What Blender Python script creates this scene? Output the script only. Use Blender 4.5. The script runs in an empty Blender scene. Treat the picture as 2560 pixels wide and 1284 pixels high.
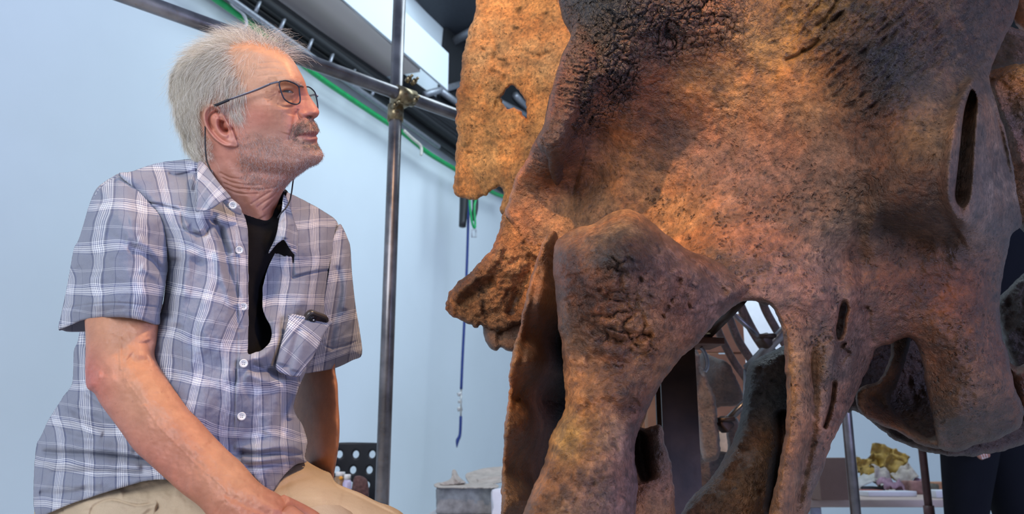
import bpy, math, random
import numpy as np
from mathutils import Vector, Matrix, Euler
random.seed(7); RNG = np.random.default_rng(7)
S = bpy.context.scene; COL = S.collection
# ---------------------------------------------------------------- camera
FPX, CU, CV = 2100.0, 1280.0, 642.0
PITCH = math.radians(13.6); CAMH = 0.65
cam = bpy.data.cameras.new('camera'); camo = bpy.data.objects.new('camera', cam); COL.objects.link(camo)
cam.sensor_width = 36.0; cam.lens = 36.0*FPX/2560.0
camo.location = (0, 0, CAMH); camo.rotation_euler = (math.pi/2+PITCH, 0, 0)
cam.clip_start = .05; cam.clip_end = 100
cam.dof.use_dof = True; cam.dof.focus_distance = 1.22; cam.dof.aperture_fstop = 8.0
S.camera = camo
S.cycles.max_bounces = 7; S.cycles.diffuse_bounces = 4; S.cycles.glossy_bounces = 3; S.cycles.transparent_max_bounces = 8
# ---------------------------------------------------------------- world, lamps, exposure
S.view_settings.view_transform = 'Standard'; S.view_settings.look = 'None'
S.view_settings.gamma = 1; S.view_settings.use_curve_mapping = False; S.view_settings.exposure = 0.0
wd = bpy.data.worlds.new('world'); S.world = wd; wd.use_nodes = True
wd.node_tree.nodes['Background'].inputs[0].default_value = (.45, .61, 1.0, 1)
wd.node_tree.nodes['Background'].inputs[1].default_value = 0.44
def area(name, loc, target, size, energy, col, spread=None):
    l = bpy.data.lights.new(name, 'AREA'); l.shape = 'RECTANGLE'; l.size, l.size_y = size
    l.energy = energy; l.color = col
    if spread: l.spread = math.radians(spread)
    o = bpy.data.objects.new(name, l); COL.objects.link(o); o.location = loc
    o.rotation_euler = (Vector(target)-Vector(loc)).to_track_quat('-Z', 'Y').to_euler()
    return o
def spot(name, loc, target, energy, col, angle, blend=.5, rad=.05):
    l = bpy.data.lights.new(name, 'SPOT'); l.energy = energy; l.color = col
    l.spot_size = math.radians(angle); l.spot_blend = blend; l.shadow_soft_size = rad
    o = bpy.data.objects.new(name, l); COL.objects.link(o); o.location = loc
    o.rotation_euler = (Vector(target)-Vector(loc)).to_track_quat('-Z', 'Y').to_euler()
    return o
COOL = (.60, .74, 1.0); WARM = (1.0, .66, .36)
area('daylight_window_left', (-1.5, -1.4, 2.1), (-.05, 1.4, .95), (2.0, 1.6), 92, (.86, .92, 1.0))
area('daylight_window_right', (2.6, -.9, .9), (.6, 1.3, .9), (1.2, 1.6), 62, (.50, .55, 1.0))
area('wall_wash', (1.1, 3.8, 4.0), (-.2, 6.2, .9), (2.2, 2.2), 122, (.72, .88, 1.0))
spot('ceiling_spot', (-.95, -.40, 2.75), (.20, 1.34, 1.08), 400, WARM, 18, 1.0, .03)
spot('ceiling_spot', (-.10, .40, 3.1), (-.02, 2.1, 1.45), 110, (1.0, .60, .32), 30, .7, .05)
spot('ceiling_spot', (.60, .80, 2.9), (-.42, 1.28, 1.12), 190, WARM, 34, .7, .14)
# ---------------------------------------------------------------- helpers
cp, sp_ = math.cos(PITCH), math.sin(PITCH)
def W(u, v, d):
    """pixel of the photograph + distance along the view axis -> point of the room"""
    u = np.asarray(u, float); v = np.asarray(v, float); d = np.asarray(d, float)
    x = (u-CU)/FPX*d; y = -(v-CV)/FPX*d
    return np.stack(np.broadcast_arrays(x, d*cp-y*sp_, CAMH+d*sp_+y*cp), -1)
def Wv(u, v, d): return Vector(W(u, v, d).tolist())
def tag(o, label=None, cat=None, group=None, kind=None):
    for k, x in (('label', label), ('category', cat), ('group', group), ('kind', kind)):
        if x: o[k] = x
    return o
def empty(name, loc, label, cat, group=None, parent=None):
    o = bpy.data.objects.new(name, None); COL.objects.link(o); o.location = loc; o.empty_display_size = .05
    return tag(o, label, cat, group)
def mesh_obj(name, me, mat, parent=None):
    o = bpy.data.objects.new(name, me); COL.objects.link(o)
    if mat: me.materials.append(mat)
    if parent:
        o.parent = parent; o.matrix_parent_inverse = Matrix.Translation(parent.location).inverted() if parent.type == 'EMPTY' else Matrix()
    return o
class Geo:
    """verts, faces given as (loops, starts), per-vertex attributes"""
    def __init__(s, V, polys=None, loops=None, counts=None, attrs=None, uv=None):
        s.V = np.asarray(V, float).reshape(-1, 3)
        if polys is not None:
            counts = np.array([len(p) for p in polys], int); loops = np.array([i for p in polys for i in p], int)
        s.L = loops; s.N = counts; s.A = attrs or {}; s.uv = uv
    def moved(s, M):
        M = np.array(M); V = s.V@M[:3, :3].T+M[:3, 3]
        return Geo(V, loops=s.L, counts=s.N, attrs=s.A, uv=s.uv)
def merge(gs):
    off = 0; V = []; L = []; N = []; keys = set()
    for g in gs: keys |= set(g.A)
    A = {k: [] for k in keys}; uvs = []; hasuv = any(g.uv is not None for g in gs)
    for g in gs:
        n = len(g.V); V.append(g.V); L.append(g.L+off); N.append(g.N); off += n
        for k in keys:
            if k in g.A: A[k].append(g.A[k])
            else:
                ref = next(h.A[k] for h in gs if k in h.A)
                A[k].append(np.zeros((n,)+ref.shape[1:]))
        uvs.append(g.uv if g.uv is not None else np.zeros((n, 2)))
    return Geo(np.concatenate(V), loops=np.concatenate(L), counts=np.concatenate(N),
               attrs={k: np.concatenate(x) for k, x in A.items()}, uv=np.concatenate(uvs) if hasuv else None)
def to_mesh(name, g, smooth=True):
    me = bpy.data.meshes.new(name)
    me.vertices.add(len(g.V)); me.vertices.foreach_set('co', g.V.astype(np.float32).ravel())
    me.loops.add(len(g.L)); me.loops.foreach_set('vertex_index', g.L.astype(np.int32))
    me.polygons.add(len(g.N)); st = np.concatenate([[0], np.cumsum(g.N)[:-1]]).astype(np.int32)
    me.polygons.foreach_set('loop_start', st)
    me.polygons.foreach_set('use_smooth', np.full(len(g.N), bool(smooth)))
    me.update(calc_edges=True)
    for k, a in g.A.items():
        a = np.asarray(a, np.float32)
        if a.ndim == 2:
            at = me.attributes.new(k, 'FLOAT_COLOR', 'POINT'); c = np.ones((len(a), 4), np.float32); c[:, :3] = a
            at.data.foreach_set('color', c.ravel())
        else:
            at = me.attributes.new(k, 'FLOAT', 'POINT'); at.data.foreach_set('value', a)
    if g.uv is not None:
        ul = me.uv_layers.new(name='UVMap'); ul.data.foreach_set('uv', g.uv[g.L].astype(np.float32).ravel())
    me.validate()
    return me
def make(name, gs, mat, parent=None, smooth=True):
    g = gs if isinstance(gs, Geo) else merge(list(gs))
    return mesh_obj(name, to_mesh(name, g, smooth), mat, parent)
# --- noise on arrays
def _h(i, j, seed):
    n = (i.astype(np.int64)*374761393+j.astype(np.int64)*668265263+int(seed)*144665) & 0xffffffff
    n = ((n ^ (n >> 13))*1274126177) & 0xffffffff
    return ((n ^ (n >> 16)) & 0xffff)/65535.0
def vnoise(x, y, seed=0):
    i = np.floor(x); j = np.floor(y); fx = x-i; fy = y-j
    fx = fx*fx*fx*(fx*(fx*6-15)+10); fy = fy*fy*fy*(fy*(fy*6-15)+10)
    a = _h(i, j, seed); b = _h(i+1, j, seed); c = _h(i, j+1, seed); d = _h(i+1, j+1, seed)
    return (a+(b-a)*fx)*(1-fy)+(c+(d-c)*fx)*fy
def fbm(x, y, seed=0, octv=4, gain=.5):
    s = 0; a = 1; t = 0
    for k in range(octv):
        s = s+a*(vnoise(x*2**k+17.3*k, y*2**k-9.1*k, seed+k)-.5); t += a; a *= gain
    return s/t*2
def voro(x, y, seed=0):
    i = np.floor(x); j = np.floor(y); f1 = np.full(x.shape, 9.); f2 = f1.copy(); idc = np.zeros(x.shape)
    for a in (-1, 0, 1):
        for b in (-1, 0, 1):
            px = i+a+.15+.7*_h(i+a, j+b, seed); py = j+b+.15+.7*_h(i+a, j+b, seed+7)
            dd = np.hypot(px-x, py-y); near = dd < f1
            f2 = np.where(near, f1, np.minimum(f2, dd)); idc = np.where(near, _h(i+a, j+b, seed+3), idc); f1 = np.where(near, dd, f1)
    return f1, f2, idc
def sstep(a, b, x):
    t = np.clip((x-a)/(b-a), 0, 1); return t*t*(3-2*t)
def spline(P, n=6, closed=True):
    P = np.asarray(P, float); m = len(P); out = []
    for i in range(m if closed else m-1):
        if closed: p0, p1, p2, p3 = P[i-1], P[i], P[(i+1) % m], P[(i+2) % m]
        else: p0, p1, p2, p3 = P[max(i-1, 0)], P[i], P[i+1], P[min(i+2, m-1)]
        for k in range(n):
            t = k/n
            out.append(.5*((2*p1)+(-p0+p2)*t+(2*p0-5*p1+4*p2-p3)*t*t+(-p0+3*p1-3*p2+p3)*t**3))
    if not closed: out.append(P[-1])
    return np.array(out)
class TPS:
    def __init__(s, pts, vals, lam=1e-4):
        P = np.asarray(pts, float)/500.; Y = np.asarray(vals, float); s.sc = Y.ndim == 1
        if s.sc: Y = Y[:, None]
        n = len(P); r = np.hypot(P[:, None, 0]-P[None, :, 0], P[:, None, 1]-P[None, :, 1])
        K = s.k(r)+lam*np.eye(n); A = np.zeros((n+3, n+3)); A[:n, :n] = K
        Q = np.c_[np.ones(n), P]; A[:n, n:] = Q; A[n:, :n] = Q.T
        s.w = np.linalg.solve(A, np.r_[Y, np.zeros((3, Y.shape[1]))]); s.P = P
    @staticmethod
    def k(r): return np.where(r > 1e-9, r*r*np.log(np.maximum(r, 1e-9)), 0)
    def __call__(s, u, v):
        sh = np.shape(u); x = np.ravel(u)/500.; y = np.ravel(v)/500.; n = len(s.P)
        out = s.w[n]+x[:, None]*s.w[n+1]+y[:, None]*s.w[n+2]
        for i in range(n):
            out = out+s.k(np.hypot(x-s.P[i, 0], y-s.P[i, 1]))[:, None]*s.w[i]
        return out[:, 0].reshape(sh) if s.sc else out.reshape(sh+(-1,))
def seg_dist(u, v, P, closed=True):
    """distance to polyline, fraction along it, inside flag"""
    D = np.full(u.shape, 1e9); T = np.zeros(u.shape); ins = np.zeros(u.shape, bool)
    m = len(P); n = m if closed else m-1
    for i in range(n):
        ax, ay = P[i]; bx, by = P[(i+1) % m]; dx, dy = bx-ax, by-ay; l2 = dx*dx+dy*dy
        if l2 < 1e-9: continue
        t = np.clip(((u-ax)*dx+(v-ay)*dy)/l2, 0, 1); q = (u-ax-t*dx)**2+(v-ay-t*dy)**2
        c = q < D; D = np.where(c, q, D); T = np.where(c, (i+t)/n, T)
        if closed and dy != 0:
            ins ^= ((ay > v) != (by > v)) & (u < dx*(v-ay)/dy+ax)
    return np.sqrt(D), T, ins
class Relief:
    """a solid body: outline, its own mid surface, a front and a back"""
    def __init__(s, outline, holes=(), step=2., rag=None, n=6):
        P = spline(outline, n); s.step = step
        u0, v0 = P.min(0)-3*step; u1, v1 = P.max(0)+3*step
        s.us = np.arange(u0, u1+step, step); s.vs = np.arange(v0, v1+step, step)
        s.u, s.v = np.meshgrid(s.us, s.vs)
        d, _, i = seg_dist(s.u, s.v, P); s.sd = np.where(i, d, -d); s.outer = s.sd.copy()
        for h in holes:
            d, _, i = seg_dist(s.u, s.v, spline(h, n)); s.sd = np.minimum(s.sd, np.where(i, -d, d))
        if rag:
            for amp, sc, seed in rag: s.sd = s.sd+amp*fbm(s.u/sc, s.v/sc, seed, 3)
        s.sd = np.where(np.abs(s.sd) < .02*step, .02*step, s.sd)
    def field(s, pts, lam=1e-4):
        """smooth field through (u, v, value...) points"""
        a = np.asarray(pts, float); f = TPS(a[:, :2], a[:, 2] if a.shape[1] == 3 else a[:, 2:], lam)
        k = max(1, int(round(12/s.step))); uu = s.us[::k]; vv = s.vs[::k]
        uu = np.r_[uu, uu[-1]+k*s.step]; vv = np.r_[vv, vv[-1]+k*s.step]
        g = f(*np.meshgrid(uu, vv)); return s._up(g, uu, vv)
    def _up(s, g, uu, vv):
        x = (s.us-uu[0])/(uu[1]-uu[0]); y = (s.vs-vv[0])/(vv[1]-vv[0])
        i = np.clip(x.astype(int), 0, len(uu)-2); j = np.clip(y.astype(int), 0, len(vv)-2)
        fx = x-i; fy = y-j
        if g.ndim == 3: fx = fx[:, None]; fy4 = fy[:, None, None]
        else: fy4 = fy[:, None]
        r = g[j]*(1-fy4)+g[j+1]*fy4
        return r[:, i]*(1-fx)+r[:, i+1]*fx
    def prof(s, r, outer=False):
        t = np.clip((s.outer if outer else s.sd)/r, 0, 1); return np.sqrt(np.maximum(0, 1-(1-t)**2))
    def inflate(s, c=2.2, iters=900):
        """round cross-section of any outline (px)"""
        k = max(1, int(math.ceil(max(s.u.shape)/110))); m = s.sd[::k, ::k]; ins = m > 0
        h = s.step*k; p = np.where(ins, np.maximum(m, 0)*30, 0.)
        for _ in range(iters):
            q = np.pad(p, 1); p = np.where(ins, (q[:-2, 1:-1]+q[2:, 1:-1]+q[1:-1, :-2]+q[1:-1, 2:]+c*h*h)/4, 0)
        ratio = np.where(ins, p/np.maximum(m, .5*h), 0); cnt = ins.astype(float)
        for _ in range(6):   # spread past the rim
            R = np.pad(ratio*cnt, 1); Cn = np.pad(cnt, 1)
            sR = R[:-2, 1:-1]+R[2:, 1:-1]+R[1:-1, :-2]+R[1:-1, 2:]; sC = Cn[:-2, 1:-1]+Cn[2:, 1:-1]+Cn[1:-1, :-2]+Cn[1:-1, 2:]
            fill = (cnt == 0) & (sC > 0); ratio = np.where(fill, sR/np.maximum(sC, 1), ratio); cnt = np.where(fill, 1, cnt)
        uu = s.us[::k]; vv = s.vs[::k]
        uu = np.r_[uu, uu[-1]+h]; vv = np.r_[vv, vv[-1]+h]; ratio = np.pad(ratio, ((0, 1), (0, 1)), mode='edge')
        return np.sqrt(np.maximum(0, s._up(ratio, uu, vv)*np.maximum(s.sd, 0)))
    def stroke(s, P, w, amp, n=5, w2=None, amp2=None, flat=0, fade=True):
        """ridge (amp>0) or groove along a curve"""
        Q = spline(P, n, False) if len(P) > 2 else np.asarray(P, float)
        wm = max(w, w2 or w)*3+flat; a, b = Q.min(0)-wm, Q.max(0)+wm
        i0, i1 = np.searchsorted(s.us, [a[0], b[0]]); j0, j1 = np.searchsorted(s.vs, [a[1], b[1]])
        out = np.zeros(s.u.shape)
        if i1 <= i0 or j1 <= j0: return out
        d, t, _ = seg_dist(s.u[j0:j1, i0:i1], s.v[j0:j1, i0:i1], Q, False)
        ww = w+((w2 if w2 is not None else w)-w)*t; aa = amp+((amp2 if amp2 is not None else amp)-amp)*t
        if fade: aa = aa*sstep(0, .12, t)*sstep(0, .12, 1-t) if fade is True else aa
        d = np.maximum(0, d-flat)
        out[j0:j1, i0:i1] = aa*np.exp(-.5*(d/ww)**2); return out
    def blob(s, x, y, rx, ry, amp, rot=0, p=2):
        c, q = math.cos(math.radians(rot)), math.sin(math.radians(rot)); a = ((s.u-x)*c+(s.v-y)*q)/rx; b = (-(s.u-x)*q+(s.v-y)*c)/ry
        return amp*np.exp(-(a*a+b*b)**(p/2))
    def mask(s, poly, soft=10):
        d, _, i = seg_dist(s.u, s.v, spline(poly, 4)); return sstep(-soft, soft, np.where(i, d, -d))
    def samp(s, f, u, v):
        x = np.clip((u-s.us[0])/s.step, 0, len(s.us)-1.001); y = np.clip((v-s.vs[0])/s.step, 0, len(s.vs)-1.001)
        i = x.astype(int); j = y.astype(int); fx = x-i; fy = y-j
        if f.ndim == 3: fx = fx[:, None]; fy = fy[:, None]
        return (f[j, i]*(1-fx)+f[j, i+1]*fx)*(1-fy)+(f[j+1, i]*(1-fx)+f[j+1, i+1]*fx)*fy
    def geo(s, front, back, mid=None, attrs=None, uv=None):
        if mid is None: mid = (front+back)/2
        sd = s.sd; ins = sd > 0; H, Wd = sd.shape; idx = np.full((H, Wd), -1); n = int(ins.sum()); idx[ins] = np.arange(n)
        # contour points on grid edges
        hx = ins[:, :-1] != ins[:, 1:]; hy = ins[:-1] != ins[1:]
        tx = sd[:, :-1]/(sd[:, :-1]-sd[:, 1:]+1e-12); ty = sd[:-1]/(sd[:-1]-sd[1:]+1e-12)
        nx, ny = int(hx.sum()), int(hy.sum())
        ix = np.full(hx.shape, -1); ix[hx] = np.arange(nx); iy = np.full(hy.shape, -1); iy[hy] = nx+np.arange(ny)
        cu = np.r_[(s.u[:, :-1]+tx*s.step)[hx], s.u[:-1][hy]]; cv = np.r_[s.v[:, :-1][hx], (s.v[:-1]+ty*s.step)[hy]]
        cd = s.samp(mid, cu, cv)
        U = np.r_[s.u[ins], s.u[ins], cu]; Vv = np.r_[s.v[ins], s.v[ins], cv]
        D = np.r_[front[ins], back[ins], cd]; V = W(U, Vv, D)
        A, B, C_, E = ins[:-1, :-1], ins[:-1, 1:], ins[1:, 1:], ins[1:, :-1]
        full = A & B & C_ & E; q = np.stack([idx[:-1, :-1][full], idx[1:, :-1][full], idx[1:, 1:][full], idx[:-1, 1:][full]], 1)
        loops = [q.ravel(), (q[:, ::-1]+n).ravel()]; counts = [np.full(len(q), 4), np.full(len(q), 4)]
        part = (A | B | C_ | E) & ~full; c0 = 2*n; L = []; N = []
        for j, i in zip(*np.nonzero(part)):
            c = [(j, i), (j+1, i), (j+1, i+1), (j, i+1)]
            e = [iy[j, i], ix[j+1, i], iy[j, i+1], ix[j, i]]
            ring = []
            for k in range(4):
                if ins[c[k]]: ring.append(int(idx[c[k]]))
                if e[k] >= 0: ring.append(-1-int(e[k]))
            kin = sum(ins[x] for x in c)
            rings = [ring]
            if kin == 2 and len(ring) == 6:      # saddle
                k0 = next(k for k in range(6) if ring[k] >= 0); ring = ring[k0:]+ring[:k0]
                r2 = [k for k in range(6) if ring[k] >= 0]
                rings = [[ring[k-1], ring[k], ring[(k+1) % 6]] for k in r2]
            for r in rings:
                if len(r) < 3: continue
                L += [x if x >= 0 else c0-1-x for x in r]; N.append(len(r))
                L += [x+n if x >= 0 else c0-1-x for x in r[::-1]]; N.append(len(r))
        loops.append(np.array(L, int)); counts.append(np.array(N, int))
        at = {k: s.samp(np.asarray(f), U, Vv) for k, f in (attrs or {}).items()}
        g = Geo(V, loops=np.concatenate(loops), counts=np.concatenate(counts), attrs=at, uv=None if uv is None else s.samp(uv, U, Vv))
        g.nf = n; return g
def tube(P, R, seg=12, cap=True, n=0, attrs=None, flat=None, closed=False):
    P = np.asarray(P, float); R = np.broadcast_to(np.asarray(R, float), (len(P),)).copy()
    if n:
        Q = spline(np.c_[P, R], n, closed); P, R = Q[:, :3], Q[:, 3]
    m = len(P); T = (np.roll(P, -1, 0)-np.roll(P, 1, 0)) if closed else np.gradient(P, axis=0)
    T /= np.linalg.norm(T, axis=1)[:, None]+1e-12
    a = np.array([0, 0, 1.]) if abs(T[0, 2]) < .9 else np.array([1., 0, 0]); V = []
    x = np.cross(a, T[0]); x /= np.linalg.norm(x); th = np.arange(seg)*2*math.pi/seg
    for i in range(m):
        x = x-T[i]*(x@T[i]); x /= np.linalg.norm(x); y = np.cross(T[i], x)
        V.append(P[i]+R[i]*(np.cos(th)[:, None]*x+np.sin(th)[:, None]*y*(flat or 1)))
    V = np.concatenate(V); polys = []
    for i in range(m if closed else m-1):
        a0 = i*seg; b0 = ((i+1) % m)*seg
        for k in range(seg): polys.append((a0+k, a0+(k+1) % seg, b0+(k+1) % seg, b0+k))
    if cap and not closed:
        polys.append(tuple(range(seg))[::-1]); polys.append(tuple((m-1)*seg+k for k in range(seg)))
    return Geo(V, polys)
def box(c, s, rot=(0, 0, 0), bev=0.0):
    hx, hy, hz = [q/2 for q in s]
    if bev <= 0:
        V = [(x*hx, y*hy, z*hz) for x in (-1, 1) for y in (-1, 1) for z in (-1, 1)]
        F = [(0, 1, 3, 2), (4, 6, 7, 5), (0, 4, 5, 1), (2, 3, 7, 6), (0, 2, 6, 4), (1, 5, 7, 3)]
        g = Geo(V, F)
    else:
        import bmesh
        bm = bmesh.new(); bmesh.ops.create_cube(bm, size=1); bmesh.ops.scale(bm, vec=s, verts=bm.verts)
        bmesh.ops.bevel(bm, geom=list(bm.edges), offset=min(bev, min(s)*.45), segments=2, affect='EDGES', profile=.6)
        bm.verts.index_update(); g = Geo([v.co[:] for v in bm.verts], [[v.index for v in f.verts] for f in bm.faces]); bm.free()
    return g.moved(Matrix.Translation(c)@Euler(rot).to_matrix().to_4x4())
def lathe(prof, seg=24, M=None):
    m = len(prof); V = [(r*math.cos(2*math.pi*k/seg), r*math.sin(2*math.pi*k/seg), z) for r, z in prof for k in range(seg)]
    F = [(i*seg+k, i*seg+(k+1) % seg, (i+1)*seg+(k+1) % seg, (i+1)*seg+k) for i in range(m-1) for k in range(seg)]
    F += [tuple(range(seg))[::-1], tuple((m-1)*seg+k for k in range(seg))]
    g = Geo(V, F); return g.moved(M) if M is not None else g
def prism(poly, y0, y1, M=None):
    """outline in x,z pushed from y0 to y1"""
    n = len(poly); V = [(x, y0, z) for x, z in poly]+[(x, y1, z) for x, z in poly]
    F = [tuple(range(n)), tuple(range(n, 2*n))[::-1]]+[(i, n+i, n+(i+1) % n, (i+1) % n) for i in range(n)]
    g = Geo(V, F); return g.moved(M) if M is not None else g
# --- materials
class NT:
    def __init__(s, name):
        s.m = bpy.data.materials.new(name); s.m.use_nodes = True; s.t = s.m.node_tree; s.n = s.t.nodes; s.b = s.n['Principled BSDF']
    def N(s, typ, ins=None, **kw):
        x = s.n.new(typ)
        for k, v in kw.items(): setattr(x, k, v)
        for k, v in (ins or {}).items(): s.to(v, x.inputs[k])
        return x
    def to(s, v, sock):
        if hasattr(v, 'links') or hasattr(v, 'is_output'): s.t.links.new(v, sock)
        else: sock.default_value = v
    def P(s, **kw):
        for k, v in kw.items(): s.to(v, s.b.inputs[k.replace('_', ' ')])
    def noise(s, scale, detail=4, rough=.55, vec=None, dist=0):
        x = s.N('ShaderNodeTexNoise', {'Scale': scale, 'Detail': detail, 'Roughness': rough, 'Distortion': dist})
        s.t.links.new(vec if vec is not None else s.pos(), x.inputs['Vector']); return x.outputs['Fac']
    def pos(s):
        if not hasattr(s, '_p'): s._p = s.N('ShaderNodeTexCoord').outputs['Object']
        return s._p
    def attr(s, name, out='Color'): return s.N('ShaderNodeAttribute', attribute_name=name).outputs[out]
    def math(s, op, a, b=0., c=None, clamp=False):
        x = s.N('ShaderNodeMath', {0: a, 1: b}, operation=op, use_clamp=clamp)
        if c is not None: s.to(c, x.inputs[2])
        return x.outputs[0]
    def mix(s, f, a, b, mode='MIX'):
        x = s.N('ShaderNodeMix', data_type='RGBA', blend_type=mode); s.to(f, x.inputs[0]); s.to(a, x.inputs[6]); s.to(b, x.inputs[7]); return x.outputs[2]
    def ramp(s, f, stops, interp='LINEAR'):
        x = s.N('ShaderNodeValToRGB', {0: f}); r = x.color_ramp; r.interpolation = interp
        while len(r.elements) < len(stops): r.elements.new(.5)
        for e, (p, c) in zip(r.elements, stops): e.position = p; e.color = tuple(c)+(1,) if len(c) == 3 else c
        return x.outputs[0]
    def mapr(s, f, a, b, c, d):
        return s.N('ShaderNodeMapRange', {0: f, 1: a, 2: b, 3: c, 4: d}).outputs[0]
    def bump(s, h, strength=.3, dist=.002, prev=None):
        x = s.N('ShaderNodeBump', {'Strength': strength, 'Distance': dist, 'Height': h})
        if prev is not None: s.t.links.new(prev, x.inputs['Normal'])
        return x.outputs[0]
def simple(name, col, rough=.5, metal=0., var=.15, scale=40., bump=.0, bscale=200., spec=.5):
    n = NT(name); f = n.noise(scale, 4)
    a = tuple(c*(1-var) for c in col)+(1,); b = tuple(min(1, c*(1+var)) for c in col)+(1,)
    n.P(Base_Color=n.mix(n.mapr(f, .3, .7, 0., 1.), a, b), Roughness=rough, Metallic=metal, Specular_IOR_Level=spec)
    if bump: n.P(Normal=n.bump(n.noise(bscale, 4), bump, .002))
    return n.m
def srgb(r, g, b):
    return tuple((c/255/12.92 if c/255 <= .04045 else ((c/255+.055)/1.055)**2.4) for c in (r, g, b))
# ================================================================ setting
WD = np.array([.401, .916, 0.]); WN = np.array([.916, -.401, 0.]); WP = np.array([-.76, 5.5, 0.])
CAMP = np.array([0, 0, CAMH])
def ray(u, v): r = W(u, v, 1.)-CAMP; return r
def onwall(u, v, o=0.):
    r = ray(u, v); t = ((WP-CAMP)@WN+o)/(r@WN); return CAMP+t*r
def atz(u, v, z):
    r = ray(u, v); return CAMP+r*(z-CAMH)/r[2]
def wallpt(t, o, z): return WP+WD*t+WN*o+np.array([0, 0, z])
def wall_mat(name, c):
    n = NT(name); f = n.noise(1.3, 3); g = n.noise(60, 3)
    n.P(Base_Color=n.mix(n.mapr(f, .3, .7, 0, 1), tuple(x*.96 for x in c)+(1,), tuple(min(1, x*1.03) for x in c)+(1,)), Roughness=.7, Normal=n.bump(g, .05, .002)); return n.m
M_wall = wall_mat('white_plaster', (.71, .78, .82))
M_floor = simple('grey_concrete', (.58, .55, .52), .8, var=.12, scale=3, bump=.1)
M_dark = simple('dark_ceiling_paint', (.012, .014, .017), .8)
M_steel = simple('galvanised_rail', (.34, .36, .40), .45, .6)
def tube_steel():
    n = NT('mill_scale_steel'); f = n.noise(9, 5); g = n.noise(90, 3)
    c = n.mix(n.mapr(f, .35, .65, 0, 1), (.13, .12, .12, 1), (.30, .28, .28, 1)); c = n.mix(n.mapr(g, .6, .75, 0, .5), c, (.24, .15, .09, 1))
    n.P(Base_Color=c, Metallic=.85, Roughness=n.mapr(f, .3, .7, .26, .45)); return n.m
M_tube = tube_steel()
def quad(name, pts, mat, thick, kind='structure'):
    P = np.array(pts, float); n = np.cross(P[1]-P[0], P[3]-P[0]); n /= np.linalg.norm(n); Q = P-n*thick
    V = np.r_[P, Q]; F = [(0, 1, 2, 3), (7, 6, 5, 4)]+[(i, i+4, (i+1) % 4+4, (i+1) % 4) for i in range(4)]
    return tag(make(name, Geo(V, F), mat, smooth=False), kind=kind)
quad('wall_left', [wallpt(-6, 0, 0), wallpt(6.5, 0, 0), wallpt(6.5, 0, 5), wallpt(-6, 0, 5)], M_wall, .12)
quad('wall_back', [wallpt(4.2, 0, 0), wallpt(4.2, 9, 0), wallpt(4.2, 9, 5), wallpt(4.2, 0, 5)], M_wall, .12)
quad('floor', [(-6, -3, 0), (8, -3, 0), (8, 12, 0), (-6, 12, 0)], M_floor, .1)
# dark open ceiling far in, over the back of the room
quad('ceiling', [wallpt(-1.2, 0, 4.6), wallpt(4.3, 0, 4.6), wallpt(4.3, 9, 4.6), wallpt(-1.2, 9, 4.6)], M_dark, .1)
# boxed beam along the wall
ZB = 3.15
A, B, C_, D_ = atz(677, 0, ZB), atz(936, 196, ZB), atz(1050, 180, ZB), atz(854, 0, ZB)
E_ = atz(1116, 226, ZB)
hB = 109*np.linalg.norm(E_-CAMP)/2100*.9
def ext(p, q, k): return p+(p-q)*k
A2, D2 = ext(A, B, 1.2), ext(D_, C_, 1.2); up = np.array([0, 0, hB])
V = np.array([A2, B, C_, D2, A2+up, B+up, C_+up, D2+up]); F = [(0, 3, 2, 1), (4, 5, 6, 7), (0, 1, 5, 4), (1, 2, 6, 5), (2, 3, 7, 6), (3, 0, 4, 7)]
tag(make('trim_1', Geo(V, F), simple('soffit_paint', (.80, .75, .71), .8, var=.03, scale=2), smooth=False), kind='structure')
nf = np.cross(E_-D_, [0, 0, 1.]); nf /= np.linalg.norm(nf)
if nf[0] < 0: nf = -nf
a0 = ext(D_, E_, 1.2); V = []
for o in (0.012, -.006):
    for p in (a0, E_, E_+up, a0+up): V.append(p+nf*o)
F = [(0, 1, 2, 3), (7, 6, 5, 4)]+[(i, i+4, (i+1) % 4+4, (i+1) % 4) for i in range(4)]
tag(make('trim_2', Geo(V, F), M_wall, smooth=False), kind='structure')
# dark ceiling panel and rails beyond the beam
p1, p2, p3, p4 = [atz(u, v, 4.0) for u, v in ((1010, -60), (1125, 95), (1215, 78), (1330, -60))]
quad('trim_3', [p1, p2, p3, p4], simple('slate_panel', (.035, .042, .055), .6), -.05)
for i, (a, b) in enumerate((((1098, 122), (1190, 72)), ((1030, 245), (1145, 222)), ((1105, 222), (1150, 268)), ((1290, 240), (1330, 285)))):
    P = [atz(a[0], a[1], 3.9), atz(b[0], b[1], 3.9)]; d = P[1]-P[0]; P = [P[0]-d*.05, P[1]+d*.6]
    tag(make('trim_%d' % (4+i), tube(P, .035, 6), M_steel), kind='structure')
_pp = [onwall(a, b, .035) for a, b in ((990, 170), (1100, 250), (1118, 60), (1420, 40), (1420, 560), (1240, 455), (1139, 352), (1040, 285), (1000, 256))]
_n = len(_pp); _V = np.r_[np.array(_pp), np.array(_pp)-WN*.03]; tag(make('trim_8', Geo(_V, [tuple(range(_n)), tuple(range(_n, 2*_n))[::-1]]+[(i, i+_n, (i+1) % _n+_n, (i+1) % _n) for i in range(_n)]), M_dark, smooth=False), kind='structure')
for i, (a, b) in enumerate((((1100, 226), (1200, 300)), ((1062, 236), (1160, 208)), ((1240, 250), (1340, 300)))):
    tag(make('trim_%d' % (9+i), tube([onwall(*a, .08), onwall(*b, .08)], .028, 6), M_steel), kind='structure')
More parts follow.
